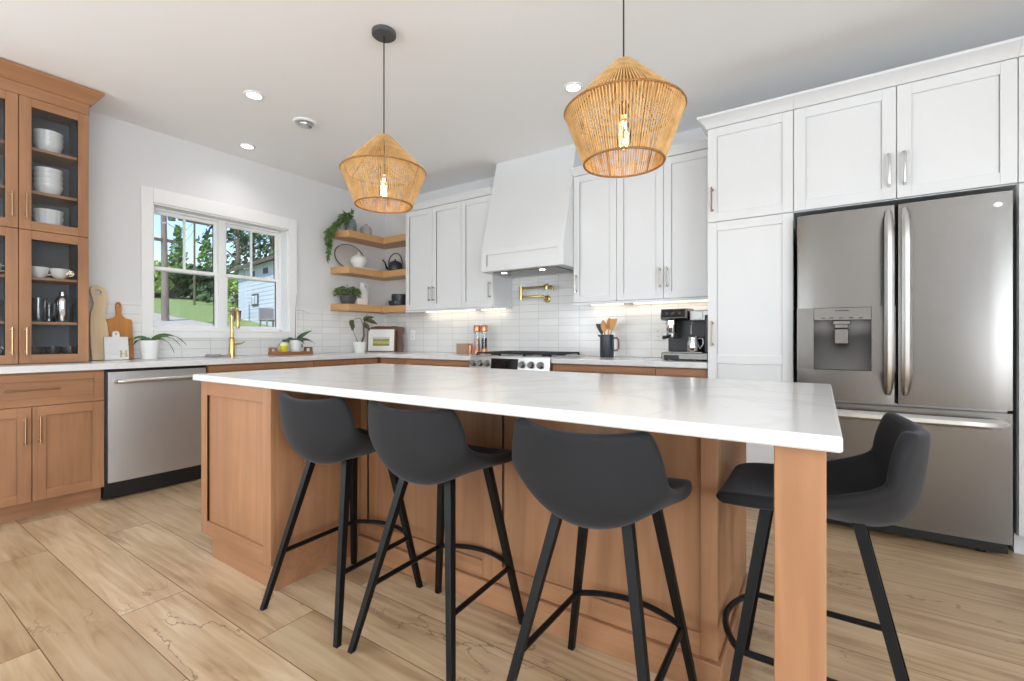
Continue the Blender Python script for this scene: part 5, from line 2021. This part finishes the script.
MB().lathe([(0, .1372), (.034, .1372), (.030, .146), (.012, .15), (.010, .156), (.016, .164), (.013, .172), (0, .175)], (.145, -.52, jz), 20).build('lid', M['ceramic'], t)
kx, ky = .325, -.13
t = thing('tea_kettle', 'black kettle with a tall hoop handle on the middle corner shelf', 'kettle', (kx, ky, zm_))
MB().lathe([(0, 0), (.078, 0), (.082, .006), (.084, .05), (.078, .098), (.062, .118), (0, .122)], (kx, ky, zm_), 30).build('kettle_body', M['ceramic_black'], t)
MB().lathe([(0, .1222), (.04, .1222), (.036, .13), (.008, .133), (.008, .14), (.013, .146), (.01, .153), (0, .154)], (kx, ky, zm_), 20).build('lid', M['black'], t)
MB().tube([(kx - .072, ky - .02, zm_ + .03), (kx - .115, ky - .035, zm_ + .06), (kx - .135, ky - .04, zm_ + .12), (kx - .165, ky - .05, zm_ + .155)], [.017, .012, .009, .008], 10).build('spout', M['black'], t)
pts = [(kx + .118 * math.cos(a), ky, zm_ + .105 + .118 * math.sin(a)) for a in [-.55 + (PI + 1.1) * i / 24 for i in range(25)]]
MB().tube(pts, .0062, 8).build('hoop_handle', M['black'], t)
# bottom shelf
bx, by = .145, -.665
t = thing('potted_herb', 'bushy green herb in a dark grey bowl pot on the lowest corner shelf', 'plant', (bx, by, zb_))
MB().lathe([(0, 0), (.055, 0), (.074, .018), (.088, .065), (.084, .098), (.078, .098), (.08, .065), (0, .06)], (bx, by, zb_), 28).build('pot', M['stone_dark'], t)
MB().lathe([(0, .061), (.079, .061), (.06, .09), (0, .094)], (bx, by, zb_), 16).build('soil', M['soil'], t)
lf = MB()
rnd = random.Random(5)
for i in range(330):
    a = rnd.uniform(0, 2 * PI)
    el = rnd.uniform(.0, 1)
    r = .108 * math.sqrt(rnd.random())
    c = Vector((bx + r * math.cos(a), by + r * 1.15 * math.sin(a), zb_ + .10 + .125 * rnd.random() * (1 - r * 4.5)))
    lf.leaf(c, (math.cos(a), math.sin(a), el), rnd.uniform(.032, .055), rnd.uniform(.018, .030), .9, .2, 3, roll=rnd.uniform(-1, 1))
lf.build('leaves', M['leaf_lt'], t, smooth=80, merge=False)
o = solo(MB().box(.165, .235, -.60, -.465, zb_, zb_ + .072, .004), 'small_box', mat('blush_white_card', (240, 226, 218), .6, noise=.02), 'small blush-white box beside the herb on the lowest corner shelf', 'box', (.2, -.53, zb_))
t = thing('ceramic_bottle', 'tall white ceramic bottle with a small loop handle on the lowest corner shelf', 'bottle', (.105, -.435, zb_))
MB().lathe([(0, 0), (.07, 0), (.075, .008), (.072, .16), (.052, .20), (.032, .218), (.028, .25), (.035, .268), (.028, .27), (.022, .25), (0, .25)], (.105, -.435, zb_), 28).build('bottle_body', M['ceramic_matte'], t)
MB().tube([(.11, -.405, zb_ + .245), (.11, -.372, zb_ + .25), (.11, -.360, zb_ + .228), (.11, -.375, zb_ + .205), (.11, -.392, zb_ + .20)], .0065, 8).build('loop_handle', M['ceramic_matte'], t)
lo = mk_lathe('serving_dish', [(0, 0), (.10, 0), (.118, .014), (.124, .058), (.117, .058), (.11, .018), (0, .012)], M['ceramic_black'], 'wide low dark dish under the dark bowl on the lowest corner shelf', 'dish', (.385, -.128, zb_), seg=34)
up_ = mk_lathe('deep_bowl', [(0, 0), (.065, 0), (.085, .02), (.094, .07), (.094, .128), (.088, .128), (.088, .07), (.08, .024), (0, .012)], M['ceramic_black'], 'deep dark bowl standing inside the low dark dish on the lowest corner shelf', 'bowl', (.395, -.125, zb_ + .0125), seg=34)
